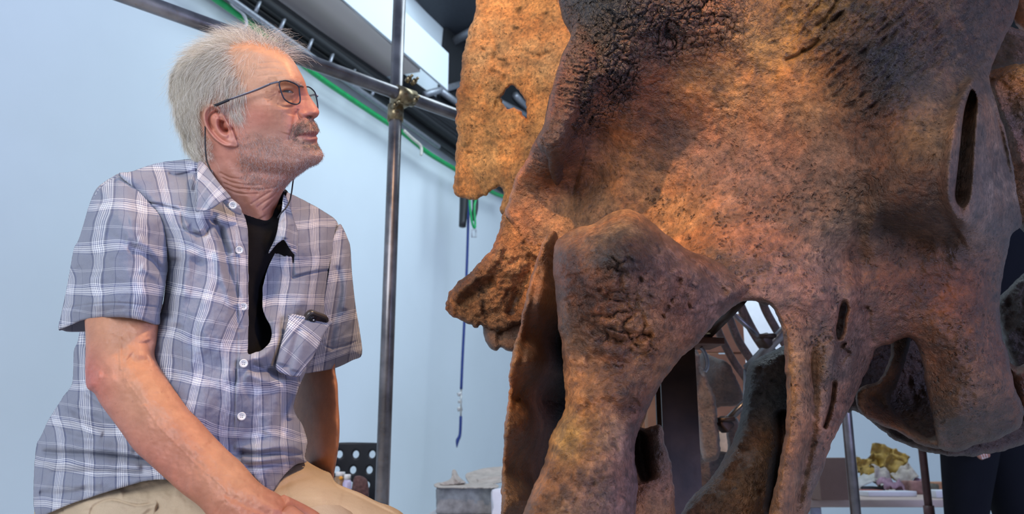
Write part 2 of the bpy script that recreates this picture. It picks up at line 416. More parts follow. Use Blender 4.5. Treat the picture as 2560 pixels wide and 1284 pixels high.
# ---------------------------------------------------------------- cable tray on the wall, with its cables
tr = empty('cable_tray', onwall(786, 142, .16).tolist(), 'grey ladder cable tray fixed high along the white wall', 'cable tray')
def rail(name, a, b, o, r, mat, k0=.6, k1=2.2):
    p, q = onwall(*a, o), onwall(*b, o); d = q-p; return make(name, tube([p-d*k0, p, q, q+d*k1], r, 8), mat, tr)
rail('side_rail', (580, 0), (786, 146), .18, .016, M_steel); rail('side_rail', (655, 0), (938, 204), .18, .020, M_dark)
for a, b in (((576, -80), (560, -50)), ((652, -3), (639, 30)), ((714, 41), (700, 74)), ((782, 93), (770, 125)), ((833, 132), (823, 162)), ((887, 173), (878, 196)), ((940, 212), (930, 238)), ((985, 248), (975, 272))):
    make('rung', tube([onwall(*a, .18), onwall(*b, .18)], .010, 6), M_steel, tr)
M_blk = simple('black_cable_sheath', (.012, .013, .015), .5); M_grn = simple('green_cable_sheath', (.01, .33, .09), .45)
M_gry = simple('grey_cable_sheath', (.45, .47, .5), .5)
def cable(P, o, r, mat, label, group, name='cable'):
    Q = [onwall(u, v, o) for u, v in P]
    return tag(make(name, tube(Q, r, 8, n=6), mat), label, 'cable', group)
for k in range(7):
    dv = -12-11*k
    P = [(480-k*5, -60+dv), (640, 52+dv), (800, 165+dv), (960, 275+dv), (1060, 348+dv), (1139, 404+dv), (1220, 462+dv), (1280, 505+dv)]
    cable(P, .045+.055*(k % 2), .0215, M_blk, ('lowest black cable of the tray bundle, just above the green one', 'second black cable from the bottom of the tray bundle', 'third black cable from the bottom of the tray bundle', 'middle black cable of the seven in the tray bundle', 'third black cable from the top of the tray bundle', 'second black cable from the top of the tray bundle', 'topmost black cable of the tray bundle, nearest the beam')[k], 'black cables in the wall tray')
cable([(500, -30), (545, 2), (632, 64), (786, 184), (900, 262), (970, 308), (1010, 334), (1070, 382), (1139, 424), (1230, 480), (1262, 492)], .135, .017, M_grn, 'bright green cable running under the black bundle', None)
cable([(560, -30), (580, 10), (608, 35), (616, 62), (600, 78)], .165, .008, M_gry, 'thin pale grey cable looping down from the tray', None)
cable([(1010, 326), (1030, 345), (1052, 365), (1053, 388)], .175, .010, simple('beige_cable', (.6, .57, .5), .5), 'short beige cable end hanging below the green cable', None)
# hanging plugs and strap
hp = onwall(1168, 480, .35)
def hang(u, v, o=.35): return onwall(u, v, o)
for pts, r, lab in (([(1160, 470), (1159, 520), (1156, 566)], .030, 'fat black cable end hanging below the orange bone plate, nearer the man'), ([(1188, 478), (1188, 520), (1182, 548)], .022, 'shorter black cable end hanging beside the fat one, by the skull')):
    tag(make('cable', tube([hang(*p) for p in [(pts[0][0], 380)]+pts], [r*.9, r, r, r*.85], 10, n=3), M_blk), lab, 'cable')
tag(make('cable', tube([hang(*p, .42) for p in ((1172, 400), (1174, 500), (1180, 555), (1188, 566), (1189, 500), (1230, 470))], .008, 8, n=5), M_grn), 'thin green cable looped among the hanging black ends', 'cable')
tag(make('cable_tie', tube([hang(1180, 574, .33), hang(1190, 574, .33), hang(1190, 592, .33), hang(1180, 592, .33)], .006, 6, closed=True), M_gry), 'small pale clip hanging beside the blue strap', 'clip')
st = empty('hanging_strap', hang(1165, 560, .3).tolist(), 'long dark blue strap hanging in front of the white wall', 'strap')
M_blue = simple('blue_webbing', (.010, .030, .17), .7, bump=.2, bscale=600)
make('webbing', tube([hang(u, v, .3) for u, v in ((1172, 380), (1171, 520), (1168, 640), (1163, 760), (1156, 900), (1153, 972))], .0115, 8, n=4, flat=.8), M_blue, st)
make('webbing_tail', tube([hang(u, v, .3) for u, v in ((1152, 1040), (1150, 1085), (1144, 1100), (1142, 1118))], [.012, .012, .015, .003], 8, n=4, flat=.8), M_blue, st)
M_zinc = simple('zinc_buckle', (.55, .53, .5), .35, .8)
for v, s in ((985, .03), (1003, .026), (1022, .034)):
    c = hang(1152+3*math.sin(v), v, .29); make('buckle', box(c.tolist(), (s, .02, s*.8), (0, .2*math.sin(v), .3), .004), M_zinc, st)
make('webbing_link', tube([hang(1153, 970, .3), hang(1152, 1042, .3)], .006, 6), M_zinc, st)
# ---------------------------------------------------------------- scaffold
PD = 2.8; jp = W(990, 250, PD); pole_xy = jp[:2]
sc = empty('scaffold_frame', (pole_xy[0], pole_xy[1], 0), 'steel scaffold of round tubes joined by a clamp behind the man', 'scaffold')
make('upright_tube', tube([(pole_xy[0], pole_xy[1], 0.0), (pole_xy[0], pole_xy[1], 1.2), (pole_xy[0], pole_xy[1], 2.9)], .0215, 24), M_tube, sc)
make('foot_plate', box((pole_xy[0], pole_xy[1], .004), (.14, .14, .008)), M_tube, sc)
cd = np.array([.71, .705, 0.]); off = np.array([.705, -.71, 0])*.046     # level tube in front of the upright, running away to the right
cj = jp-off*-1.0; zc = jp[2]
c0 = np.array([cj[0], cj[1], zc])
# find the direction whose picture passes (345,0)
from math import atan2
def proj(p):
    p = np.asarray(p, float)-CAMP; d = p[1]*cp+p[2]*sp_; y = -p[1]*sp_+p[2]*cp; return CU+FPX*p[0]/d, CV-FPX*y/d
best = min(((abs((proj(c0-np.array([math.cos(a), math.sin(a), 0])*.8)[1]-0)-.377*(proj(c0-np.array([math.cos(a), math.sin(a), 0])*.8)[0]-345)), a) for a in np.linspace(.3, 1.3, 300)))
ca = best[1]; cd = np.array([math.cos(ca), math.sin(ca), 0])
make('cross_tube', tube([c0-cd*1.9, c0, c0+cd*1.9], .0215, 24), M_tube, sc)
M_brass = simple('yellow_zinc_clamp', (.27, .21, .12), .34, .9, var=.4, scale=60)
cl = make('clamp', merge([tube([c0-cd*.035, c0+cd*.035], .028, 20), tube([jp+np.array([0, 0, -.075]), jp+np.array([0, 0, -.02])], .027, 20), box((c0*.5+jp*.5).tolist(), (.05, .05, .06), (0, 0, ca), .006)]), M_brass, sc)
for o in ((.03, -.035, .03), (.035, -.03, -.035), (-.035, -.02, -.05), (.012, -.045, .035)):
    p = c0+np.array(o)*.95; make('bolt', merge([tube([p, p+np.array([.012, -.016, .004])], .009, 6), tube([p+np.array([.012, -.016, .004]), p+np.array([.022, -.03, .006])], .0045, 8)]), M_brass, cl)
# ---------------------------------------------------------------- chair with items
ch = empty('perforated_chair', (W(872, 1200, 3.35)[0], W(872, 1200, 3.35)[1], 0), 'black plastic chair with round holes in its backrest, behind the steel pole', 'chair')
M_bp = simple('black_plastic', (.012, .013, .016), .45)
hol = [[(u+7.5*math.cos(t)-.12*7*math.sin(t), v+9.5*math.sin(t)) for t in np.arange(8)*math.pi/4] for r, v in enumerate((1135, 1174, 1212)) for u in [849-7*r+41*k for k in range(-1, 3)]]
R = Relief([(800, 1112), (830, 1107), (870, 1105), (940, 1106), (955, 1108), (962, 1118), (958, 1190), (952, 1262), (946, 1270), (800, 1270), (782, 1262), (786, 1120)], hol, 2.)
dd = 3.35+((R.u-872)/90)**2*-.05
make('backrest', R.geo(dd-.006*R.prof(5), dd+.006*R.prof(5), dd), M_bp, ch)
sx, sy = ch.location[0], ch.location[1]
make('seat', box((sx, sy-.24, .438), (.34, .44, .02), (0, 0, 0), .008), M_bp, ch)
for a in (-.125, .125):
    make('leg', tube([(sx+a, sy-.42, 0), (sx+a, sy-.40, .43)], .011, 10), M_tube, ch); make('leg', tube([(sx+a, sy+.02, 0), (sx+a, sy-.03, .44), (sx+a*1.02, sy+.012, .62)], .011, 10), M_tube, ch)
q = W(868, 1205, 3.1)
bt = empty('plastic_bottle', (q[0], q[1], .45), 'pale lilac bottle with a white cap standing on the black chair', 'bottle')
zt = W(868, 1186, 3.1)[2]; M_lil = simple('lilac_label', (.52, .47, .66), .4); M_wht = simple('white_plastic', (.75, .73, .70), .4)
make('body', lathe([(.016, .45), (.0165, .46), (.0165, zt-.03), (.012, zt-.018)], 20, Matrix.Translation((q[0], q[1], 0))), M_lil, bt); make('cap', lathe([(.0125, zt-.018), (.0125, zt), (.010, zt+.002)], 20, Matrix.Translation((q[0], q[1], 0))), M_wht, bt)
q = W(850, 1200, 3.12); zt = W(850, 1184, 3.12)[2]
jr = empty('glue_jar', (q[0], q[1], .45), 'small jar with brown body and orange spot beside the lilac bottle', 'jar')
make('body', lathe([(.02, .45), (.022, .46), (.022, zt-.015), (.016, zt-.008)], 20, Matrix.Translation((q[0], q[1], 0))), simple('amber_jar', (.30, .17, .08), .3), jr); make('lid', lathe([(.018, zt-.008), (.018, zt+.006), (.016, zt+.008)], 20, Matrix.Translation((q[0], q[1], 0))), M_wht, jr)
make('label_spot', tube([W(852, 1194, 3.098), W(852, 1194, 3.096)], .007, 12), simple('orange_label', (.75, .32, .03), .5), jr)
R = Relief([(884, 1196), (895, 1188), (910, 1192), (920, 1205), (922, 1240), (915, 1278), (884, 1279), (878, 1240)], (), 2.)
h = R.inflate(2.5)*3.05/2100; m = 3.06+0*R.u; nz = .004*fbm(R.u/9, R.v/9, 4)
tag(make('cloth_pouch', R.geo(m-h*.9+nz*R.prof(6), m+h*.7), simple('brown_cloth', (.10, .045, .04), .8, var=.4, scale=90)), 'dark brown slumped cloth pouch on the black chair seat', 'pouch')
# ================================================================ dinosaur skull
def bone_mat(name, bumpk=1., rough=(.36, .62), spec=.5, dark=1.):
    n = NT(name); col = n.attr('col'); crk = n.attr('crk', 'Fac'); pit = n.attr('pit', 'Fac')
    a = n.noise(22, 6, .62); b = n.noise(140, 6, .65); c = n.noise(420, 3, .6)
    k = n.mapr(a, .3, .7, .58*dark, 1.36*dark); k2 = n.mapr(b, .32, .68, .58, 1.40)
    base = n.mix(1., col, n.N('ShaderNodeCombineColor', {0: n.math('MULTIPLY', k, k2), 1: n.math('MULTIPLY', k, k2), 2: n.math('MULTIPLY', k, k2)}).outputs[0], 'MULTIPLY')
    base = n.mix(n.mapr(n.noise(13, 5, .6), .42, .62, 0., .75), base, (1.22, .88, .62, 1), 'MULTIPLY')
    # dark flecks and pits
    w = n.N('ShaderNodeTexNoise', {'Scale': 60., 'Detail': 3.}); n.t.links.new(n.pos(), w.inputs['Vector'])
    wv = n.N('ShaderNodeVectorMath', {0: w.outputs['Color'], 1: (.5, .5, .5)}, operation='SUBTRACT').outputs[0]
    wv = n.N('ShaderNodeVectorMath', {0: wv, 3: .016}, operation='SCALE').outputs[0]
    pv = n.N('ShaderNodeVectorMath', {0: n.pos(), 1: wv}, operation='ADD').outputs[0]
    vo = n.N('ShaderNodeTexVoronoi', {'Scale': 105., 'Vector': pv}, feature='DISTANCE_TO_EDGE').outputs['Distance']
    cr = n.mapr(vo, .0, .09, 1., 0.); cr = n.math('MULTIPLY', cr, crk, clamp=True)
    v2 = n.N('ShaderNodeTexVoronoi', {'Scale': 150., 'Vector': pv}, feature='F1').outputs['Distance']
    pm = n.math('MULTIPLY', n.mapr(v2, .18, .42, 1., 0.), n.mapr(n.noise(38, 3), .45, .62, 0., 1.)); pm = n.math('MULTIPLY', pm, pit, clamp=True)
    dk = n.math('MAXIMUM', n.math('MULTIPLY', cr, .85), n.math('MULTIPLY', pm, .7))
    base = n.mix(dk, base, (.012, .007, .004, 1))
    st = n.mapr(n.noise(85, 6, .75), .54, .66, 0., .75); base = n.mix(n.math('MULTIPLY', st, pit), base, (.035, .02, .012, 1))
    h = n.math('ADD', n.math('MULTIPLY', b, .9), n.math('MULTIPLY', c, .35)); h = n.math('SUBTRACT', n.math('ADD', h, n.math('MULTIPLY', a, .6)), n.math('MULTIPLY', dk, .9))
    n1 = n.bump(h, min(1., .7*bumpk), .0055); n2 = n.bump(n.noise(650, 3), .35*bumpk, .0016, n1)
    n.P(Base_Color=base, Roughness=n.mapr(b, .3, .7, rough[0], rough[1]), Normal=n2, Specular_IOR_Level=spec)
    return n.m
M_bone = bone_mat('fossil_bone', 1.5, (.25, .52), .62, .84); M_bone2 = bone_mat('fossil_bone_pale', 1.25, (.5, .75), .35)
SK = empty('dinosaur_skull', (W(1850, 700, 1.5)[0], W(1850, 700, 1.5)[1], 0), 'huge brown horned dinosaur skull on a steel mount, facing the seated man', 'skull')
# bone pigments; on the cranium they also hold lit and shaded tones
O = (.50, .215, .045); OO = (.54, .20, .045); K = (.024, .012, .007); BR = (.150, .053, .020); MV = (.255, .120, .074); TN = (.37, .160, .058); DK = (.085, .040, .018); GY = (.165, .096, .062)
# ---- cranium
win = [(1605, 1064), (1625, 1010), (1660, 945), (1705, 890), (1752, 845), (1790, 800), (1832, 762), (1880, 751), (1922, 763), (1940, 790), (1955, 830), (1962, 900), (1968, 1000), (1962, 1080), (1948, 1170), (1930, 1240), (1915, 1310), (1905, 1400), (1590, 1400), (1600, 1300), (1592, 1200), (1588, 1120)]
slit = [(2091, 832), (2093, 800), (2104, 764), (2112, 757), (2116, 775), (2112, 800), (2104, 835), (2096, 848)]
gap = [(2189, 872), (2222, 860), (2258, 842), (2278, 843), (2290, 870), (2305, 940), (2322, 1000), (2322, 1062), (2300, 1092), (2245, 1082), (2205, 1052), (2175, 1035), (2160, 1000), (2158, 962), (2172, 925)]
cr_out = [(1393, -60), (1397, 0), (1408, 45), (1430, 92), (1412, 118), (1400, 150), (1390, 190), (1376, 240), (1367, 285), (1361, 312), (1338, 350), (1308, 410), (1283, 462), (1270, 505), (1264, 535), (1300, 600), (1345, 660), (1360, 720), (1385, 760), (1420, 900), (1500, 1000), (1560, 1100), (1560, 1200), (1545, 1300), (1540, 1420),
          (1990, 1420), (2000, 1340), (2020, 1284), (2036, 1230), (2056, 1180), (2080, 1110), (2105, 1065), (2132, 1005), (2156, 950), (2172, 925), (2184, 890), (2188, 874), (2200, 866), (2222, 860), (2246, 848), (2266, 842), (2284, 850), (2298, 884), (2312, 940), (2326, 1000), (2336, 1050), (2338, 1085), (2346, 1118), (2385, 1130), (2440, 1112), (2500, 1096), (2545, 1070), (2560, 1020), (2536, 965), (2522, 900), (2505, 830), (2500, 770), (2506, 700), (2520, 630), (2530, 585), (2552, 560), (2546, 500), (2536, 430), (2520, 360), (2500, 290), (2482, 230), (2474, 190), (2484, 155), (2506, 105), (2530, 60), (2546, 10), (2556, -60), (2560, -160), (2520, -270), (2300, -300), (1900, -310), (1600, -290), (1450, -220), (1400, -140)]
R = Relief(cr_out, [win, slit], 3., rag=[(5, 40, 3), (1.2, 14, 5)], n=4)
u, v = R.u, R.v
dep = [(1400, -40, 1.40), (1500, -40, 1.26), (1620, -40, 1.21), (1800, -40, 1.20), (2000, -40, 1.20), (2250, -40, 1.18), (2450, -40, 1.25), (2560, -40, 1.40),
       (1440, 60, 1.31), (1520, 60, 1.235), (1640, 90, 1.215), (1800, 100, 1.21), (1950, 100, 1.20), (2100, 100, 1.17), (2300, 100, 1.15), (2440, 100, 1.21), (2520, 60, 1.31),
       (1420, 130, 1.31), (1480, 150, 1.24), (1400, 230, 1.31), (1445, 240, 1.255), (1372, 320, 1.32), (1415, 330, 1.275), (1352, 362, 1.335), (1395, 390, 1.31),
       (1520, 250, 1.275), (1480, 330, 1.345), (1440, 440, 1.40), (1380, 480, 1.425), (1330, 540, 1.43), (1380, 620, 1.42), (1560, 330, 1.325), (1540, 450, 1.36), (1470, 520, 1.38),
       (1620, 220, 1.27), (1650, 330, 1.31), (1650, 450, 1.33), (1620, 560, 1.32), (1750, 220, 1.255), (1780, 330, 1.28), (1780, 450, 1.275), (1760, 560, 1.23), (1900, 220, 1.225), (1920, 340, 1.235), (1930, 460, 1.22), (1920, 580, 1.19), (1850, 640, 1.17),
       (2060, 230, 1.18), (2070, 350, 1.18), (2080, 470, 1.175), (2080, 580, 1.175), (2200, 230, 1.125), (2200, 350, 1.12), (2210, 470, 1.11), (2200, 560, 1.15), (2300, 200, 1.12), (2310, 330, 1.085), (2310, 450, 1.075), (2300, 530, 1.10), (2290, 610, 1.185),
       (2390, 240, 1.12), (2388, 340, 1.075), (2378, 440, 1.06), (2385, 520, 1.075), (2410, 570, 1.115), (2420, 630, 1.18), (2460, 220, 1.17), (2455, 330, 1.135), (2448, 440, 1.115), (2440, 520, 1.10), (2500, 420, 1.20), (2510, 540, 1.20), (2460, 600, 1.175),
       (2140, 640, 1.20), (2120, 720, 1.18), (2230, 700, 1.20), (2350, 720, 1.195), (2450, 720, 1.20), (2500, 700, 1.24), (2200, 800, 1.21), (2330, 800, 1.20), (2430, 850, 1.185), (2490, 850, 1.22), (2400, 950, 1.19), (2480, 980, 1.195), (2400, 1040, 1.21), (2500, 1050, 1.24), (2380, 1110, 1.28),
       (2160, 900, 1.23), (2230, 1060, 1.27), (2180, 1000, 1.28), (2320, 940, 1.24), (2340, 1060, 1.24),
       (2000, 640, 1.165), (2040, 740, 1.145), (1960, 720, 1.14), (1990, 820, 1.15), (2060, 820, 1.16), (1990, 950, 1.14), (1985, 1100, 1.115), (1965, 1250, 1.10), (1950, 1400, 1.09), (2070, 930, 1.155), (2080, 1030, 1.165), (2040, 1150, 1.15), (2010, 1280, 1.13), (2140, 900, 1.20), (2110, 1010, 1.205),
       (1820, 700, 1.145), (1890, 730, 1.135), (1700, 700, 1.20), (1600, 700, 1.28), (1500, 800, 1.32), (1560, 1000, 1.32), (1560, 1300, 1.32)]
dep += [(1470, 640, 1.36), (1420, -160, 1.46), (1600, -280, 1.50), (1640, -160, 1.33), (1900, -300, 1.52), (1900, -170, 1.34), (2250, -290, 1.52), (2250, -170, 1.34), (2450, -170, 1.42), (2540, -200, 1.55)]
F = R.field(dep, 3e-4)
edge = sstep(0, 12, R.sd)
rel = 0*u
st = lambda *a, **k: R.stroke(*a, **k)
# brow ledge: thick rim with its undercut
rel += st([(1425, 110), (1408, 180), (1390, 250), (1372, 310), (1358, 352)], 16, .020, w2=14)
rel += st([(1490, 170), (1470, 250), (1440, 330)], 26, .016)
rel += st([(1492, 250), (1470, 320), (1462, 380), (1448, 430), (1430, 500)], 2.2, -.006)   # suture
# orbit: raised rim round a deep slit
slot = [(2415, 245), (2400, 320), (2392, 400), (2388, 460), (2392, 500)]
rel += st([(2432, 205), (2402, 260), (2384, 340), (2374, 420), (2372, 490), (2388, 535), (2408, 548)], 12, .036, fade=False)
rel += st([(2450, 230), (2440, 330), (2436, 420), (2432, 490), (2412, 548)], 10, .018)
op_ = spline([(2428, 222), (2412, 258), (2403, 309), (2396, 379), (2388, 449), (2385, 490), (2393, 512), (2408, 520), (2424, 500), (2434, 460), (2436, 400), (2440, 324), (2444, 250)], 4)
od, _, oi = seg_dist(u, v, op_); lf, _, _ = seg_dist(u, v, spline([(2428, 222), (2412, 258), (2403, 309), (2396, 379), (2388, 449), (2385, 490), (2390, 512)], 4, False), False)
rel -= oi*(.090*np.clip(1-lf/44, 0, 1)**1.1*sstep(0, 6, od))*sstep(530, 490, v+.2*(u-2400))
rel += R.blob(2300, 440, 90, 110, .012)
rel += st([(2180, 560), (2260, 590), (2350, 600), (2400, 575)], 22, -.03)
rel += st([(2170, 430), (2158, 520), (2150, 620), (2130, 720)], 16, -.012)
rel += st([(2478, 200), (2500, 300), (2520, 400), (2550, 520)], 10, -.025)
for P in ([(2036, 66), (2062, 50), (2084, 20), (2100, -10)], [(2058, 76), (2076, 60), (2104, 30)], [(2020, 30), (2040, 16), (2060, -10)], [(2000, 130), (2030, 118), (2050, 96)], [(1960, 150), (1990, 140), (2014, 120)]): rel += st(P, 3.2, -.009)
# cheek strut
rel += st([(1985, 780), (1992, 900), (1998, 1020), (1985, 1120), (1960, 1240), (1945, 1380)], 22, .020)
rel += st([(2030, 850), (2035, 960), (2030, 1080), (2010, 1180), (1985, 1300)], 9, -.022)
rel += st([(2086, 945), (2080, 1000), (2066, 1055), (2058, 1070)], 5, -.030, w2=3)
rel += st([(2140, 640), (2128, 720), (2112, 800), (2080, 880), (2070, 960)], 14, .012)
rel += st([(2105, 850), (2100, 900), (2120, 870)], 9, -.02)
rel += st([(2148, 772), (2162, 768), (2174, 771)], 3, -.010); rel += st([(2173, 772), (2171, 815), (2184, 866)], 7, -.008)
# rugose texture by region
horn = np.maximum(sstep(190, 60, v-.10*(u-1500)*(u < 1700)+.35*np.maximum(u-1850, 0))*sstep(1960, 1750, u), R.mask([(1300, 320), (1350, 200), (1390, 60), (1560, 100), (1600, 190), (1540, 290), (1450, 340)], 30))
wx_, wy_ = fbm(u/60, v/60, 11, 3), fbm(u/60, v/60, 12, 3)
x, y = u+40*wx_+4*fbm(u/14, v/14, 13, 2), v+40*wy_+4*fbm(u/14, v/14, 14, 2)
f1, f2, _ = voro(x/36+.5*y/36, y/23, 21); e1 = f2-f1
g1, g2, _ = voro(x/15+3, y/10, 22); e2 = g2-g1
brk = sstep(-.45, .25, fbm(u/45, v/38, 16, 3))
crackm = np.clip(1-e1/(.04+.09*brk), 0, 1)*(.35+.65*brk); crack2 = np.clip(1-e2/.22, 0, 1)
rel += horn*(.003*sstep(0, .4, e1)-.005*crackm-.0010*crack2+.005*fbm(u/40, v/26, 2, 3))
pitz = np.maximum.reduce([R.blob(1950, 500, 200, 90, 1.), R.blob(1750, 520, 160, 60, .9), R.blob(2050, 900, 90, 200, .9), R.blob(2090, 1050, 60, 150, 1.), R.blob(2400, 900, 120, 200, .6), R.blob(1850, 660, 180, 60, .9)])
rel += pitz*.006*fbm(u/14, v/11, 31, 4)
lzone = R.mask([(1320, 380), (1330, 280), (1390, 110), (1470, 110), (1500, 200), (1470, 300), (1430, 390), (1390, 450)], 22)
wr = 1-np.abs(fbm((u+.3*v)/70, (v-.25*u)/9, 141, 3))*2.2; wr = np.clip(wr, 0, 1)**3
rel += lzone*(-.0035*wr+.003*fbm(u/30, v/12, 143, 3))
topr = R.mask([(1950, -60), (2480, -60), (2450, 180), (2300, 210), (2200, 330), (2080, 250), (2000, 120)], 60)
aa = math.radians(-38); xr = u*math.cos(aa)+v*math.sin(aa); yr = -u*math.sin(aa)+v*math.cos(aa)
rel += topr*(.008*fbm(xr/44, yr/11, 41, 4)+.005*fbm(xr/16, yr/8, 42, 3))
rel += (R.blob(2320, 380, 100, 150, .0025))*fbm(u/30, v/7, 43, 3)
rel += .004*fbm(u/60, v/60, 51, 4)+.0022*fbm(u/16, v/14, 52, 4)
rel += .004*np.maximum(0, fbm(u/26, v/22, 53, 3)-.05)*R.mask([(2190, 640), (2500, 640), (2520, 1000), (2400, 1100), (2340, 900), (2200, 800)], 40)
Fr = F-rel*edge
rim = (1-R.prof(12))*.025
Fr = Fr+rim
back = np.maximum(F+.16, Fr+.05)-(1-R.prof(60))*.09
mid = Fr+.012
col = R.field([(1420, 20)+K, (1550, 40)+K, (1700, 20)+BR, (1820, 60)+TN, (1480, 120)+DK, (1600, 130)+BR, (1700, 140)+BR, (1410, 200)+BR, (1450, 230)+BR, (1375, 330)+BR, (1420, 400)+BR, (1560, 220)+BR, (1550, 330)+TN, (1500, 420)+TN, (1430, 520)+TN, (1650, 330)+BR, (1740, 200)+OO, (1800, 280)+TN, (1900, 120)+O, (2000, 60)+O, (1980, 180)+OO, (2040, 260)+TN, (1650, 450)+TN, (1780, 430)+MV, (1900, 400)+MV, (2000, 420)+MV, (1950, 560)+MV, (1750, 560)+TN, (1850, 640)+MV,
    (2140, 120)+DK, (2250, 60)+DK, (2400, 60)+DK, (2500, 60)+DK, (2250, 250)+DK, (2180, 330)+BR, (2320, 360)+TN, (2300, 440)+BR, (2300, 540)+DK, (2240, 600)+DK, (2380, 400)+GY, (2440, 400)+GY, (2420, 540)+GY, (2120, 480)+GY, (2110, 600)+GY, (2200, 700)+BR, (2400, 700)+BR, (2500, 700)+DK, (2450, 880)+BR, (2350, 1000)+DK, (2450, 1060)+DK, (2200, 1000)+BR, (2280, 960)+BR, (2000, 640)+MV, (2040, 760)+MV, (1990, 900)+TN, (1970, 1100)+TN, (2080, 920)+GY, (2090, 1040)+MV, (2030, 1200)+GY, (1960, 1300)+TN, (1860, 720)+MV, (1600, 600)+TN, (1340, 500)+TN, (1340, 620)+TN], 2e-3)  # field paints in the lit triangle, its shadow band and shade under the orbit
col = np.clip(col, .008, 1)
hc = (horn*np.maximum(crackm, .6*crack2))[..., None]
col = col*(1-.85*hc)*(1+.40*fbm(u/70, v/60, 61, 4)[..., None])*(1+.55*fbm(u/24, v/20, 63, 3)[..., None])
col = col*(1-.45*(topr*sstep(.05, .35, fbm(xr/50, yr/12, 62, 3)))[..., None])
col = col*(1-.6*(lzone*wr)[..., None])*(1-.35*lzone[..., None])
go_c = 0*u
for k in range(80):
    a_, b_ = RNG.uniform(1420, 2520), RNG.uniform(20, 1120); th = RNG.normal(-.5, .5); L_ = RNG.uniform(6, 22); w_ = RNG.uniform(1.3, 2.6)
    g_ = R.stroke([(a_, b_), (a_+L_*.5*math.cos(th)+2, b_+L_*.5*math.sin(th)), (a_+L_*math.cos(th), b_+L_*math.sin(th))], w_, 1., n=2, fade=False); go_c = np.maximum(go_c, g_)
Fr = Fr+.002*go_c*edge; col = col*(1-.65*go_c[..., None])
crk = np.clip(horn*.9+.25*topr+.15*R.blob(1700, 250, 200, 120, 1), 0, 1); pit = np.clip(pitz*.9+.5, 0, 1)*(1-.6*horn)
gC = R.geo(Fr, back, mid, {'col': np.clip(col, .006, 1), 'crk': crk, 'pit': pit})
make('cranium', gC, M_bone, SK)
# ---- cheek boss in front
ck = [(1384, 650), (1392, 605), (1428, 574), (1478, 560), (1530, 532), (1574, 524), (1618, 548), (1676, 592), (1740, 632), (1830, 655), (1930, 690), (1950, 740), (1918, 764), (1880, 752), (1834, 763), (1792, 802), (1752, 848), (1704, 894), (1660, 948), (1624, 1012), (1600, 1062), (1586, 1110), (1590, 1160), (1596, 1210), (1588, 1290), (1580, 1420), (1270, 1420), (1306, 1290), (1330, 1226), (1352, 1176), (1372, 1108), (1392, 1058), (1412, 1020), (1412, 960), (1404, 880), (1394, 780), (1386, 710)]
R = Relief(ck, (), 3., rag=[(5, 34, 13), (1.2, 13, 15)], n=4); u, v = R.u, R.v
F = R.field([(1390, 640, 1.06), (1440, 590, 1.07), (1530, 545, 1.06), (1574, 532, 1.045), (1640, 570, 1.06), (1720, 630, 1.10), (1830, 662, 1.165), (1930, 695, 1.17), (1945, 740, 1.17), (1470, 640, .99), (1560, 620, .955), (1640, 640, .99), (1740, 690, 1.055), (1840, 720, 1.12), (1420, 720, 1.01), (1500, 730, .965), (1600, 730, .96), (1690, 760, 1.01), (1770, 790, 1.07), (1430, 840, 1.01), (1520, 850, .985), (1620, 850, .98), (1690, 870, 1.03), (1450, 960, 1.01), (1530, 980, .985), (1600, 980, 1.0), (1440, 1060, .98), (1520, 1080, .965), (1570, 1080, .98), (1400, 1160, .955), (1480, 1180, .93), (1560, 1190, .96), (1350, 1280, .93), (1460, 1290, .90), (1560, 1290, .94), (1420, 1410, .88)], 3e-4)
edge = sstep(0, 26, R.sd); rel = 0*u; st = lambda *a, **k: R.stroke(*a, **k)
rel += R.blob(1545, 640, 60, 55, .012)+R.blob(1480, 1000, 60, 40, .010)+R.blob(1560, 980, 40, 30, .010)
rel += st([(1450, 790), (1510, 840), (1580, 850), (1640, 830)], 9, -.010)
rel += st([(1690, 620), (1740, 660), (1790, 705), (1820, 740)], 5, -.012); rel += st([(1700, 690), (1690, 720), (1670, 760), (1650, 800)], 6, -.010); rel += st([(1640, 760), (1690, 780), (1730, 760)], 5, -.008)
rel += st([(1555, 830), (1620, 835)], 3, -.008); rel += st([(1440, 1030), (1500, 1010), (1560, 1030), (1600, 1000)], 14, -.010); rel += st([(1460, 900), (1540, 915), (1620, 880)], 16, -.008)
rel += st([(1585, 1060), (1540, 1150), (1520, 1280)], 20, .008)
f1, f2, _ = voro((u+40*fbm(u/60, v/60, 3))/52, (v+40*fbm(u/60, v/60, 4))/36, 5); e1 = f2-f1; ck_ = sstep(.0, .35, fbm(u/70, v/60, 19, 3))
lump = R.mask([(1400, 640), (1600, 560), (1750, 680), (1700, 860), (1560, 880), (1420, 800)], 50)
rel += lump*(.005*sstep(0, .5, e1)-.005*ck_*np.clip(1-e1/.12, 0, 1)+.004*fbm(u/22, v/18, 20, 3))
rel += .005*fbm(u/50, v/45, 6, 4)+.0035*fbm(u/15, v/13, 7, 4)
Fr = F-rel*edge+(1-R.prof(34))*.055
back = np.maximum(F+.15, Fr+.03)-(1-R.prof(60))*.06
col = R.field([(1400, 640)+BR, (1480, 600)+TN, (1560, 640)+DK, (1540, 690)+BR, (1600, 560)+TN, (1680, 640)+MV, (1760, 700)+MV, (1880, 720)+MV, (1700, 780)+MV, (1450, 720)+BR, (1480, 840)+BR, (1600, 800)+TN, (1650, 860)+TN, (1430, 900)+TN, (1540, 900)+BR, (1500, 1000)+TN, (1580, 1000)+BR, (1450, 1100)+O, (1550, 1100)+MV, (1400, 1200)+TN, (1520, 1200)+MV, (1400, 1350)+TN, (1550, 1350)+MV], 2e-3)
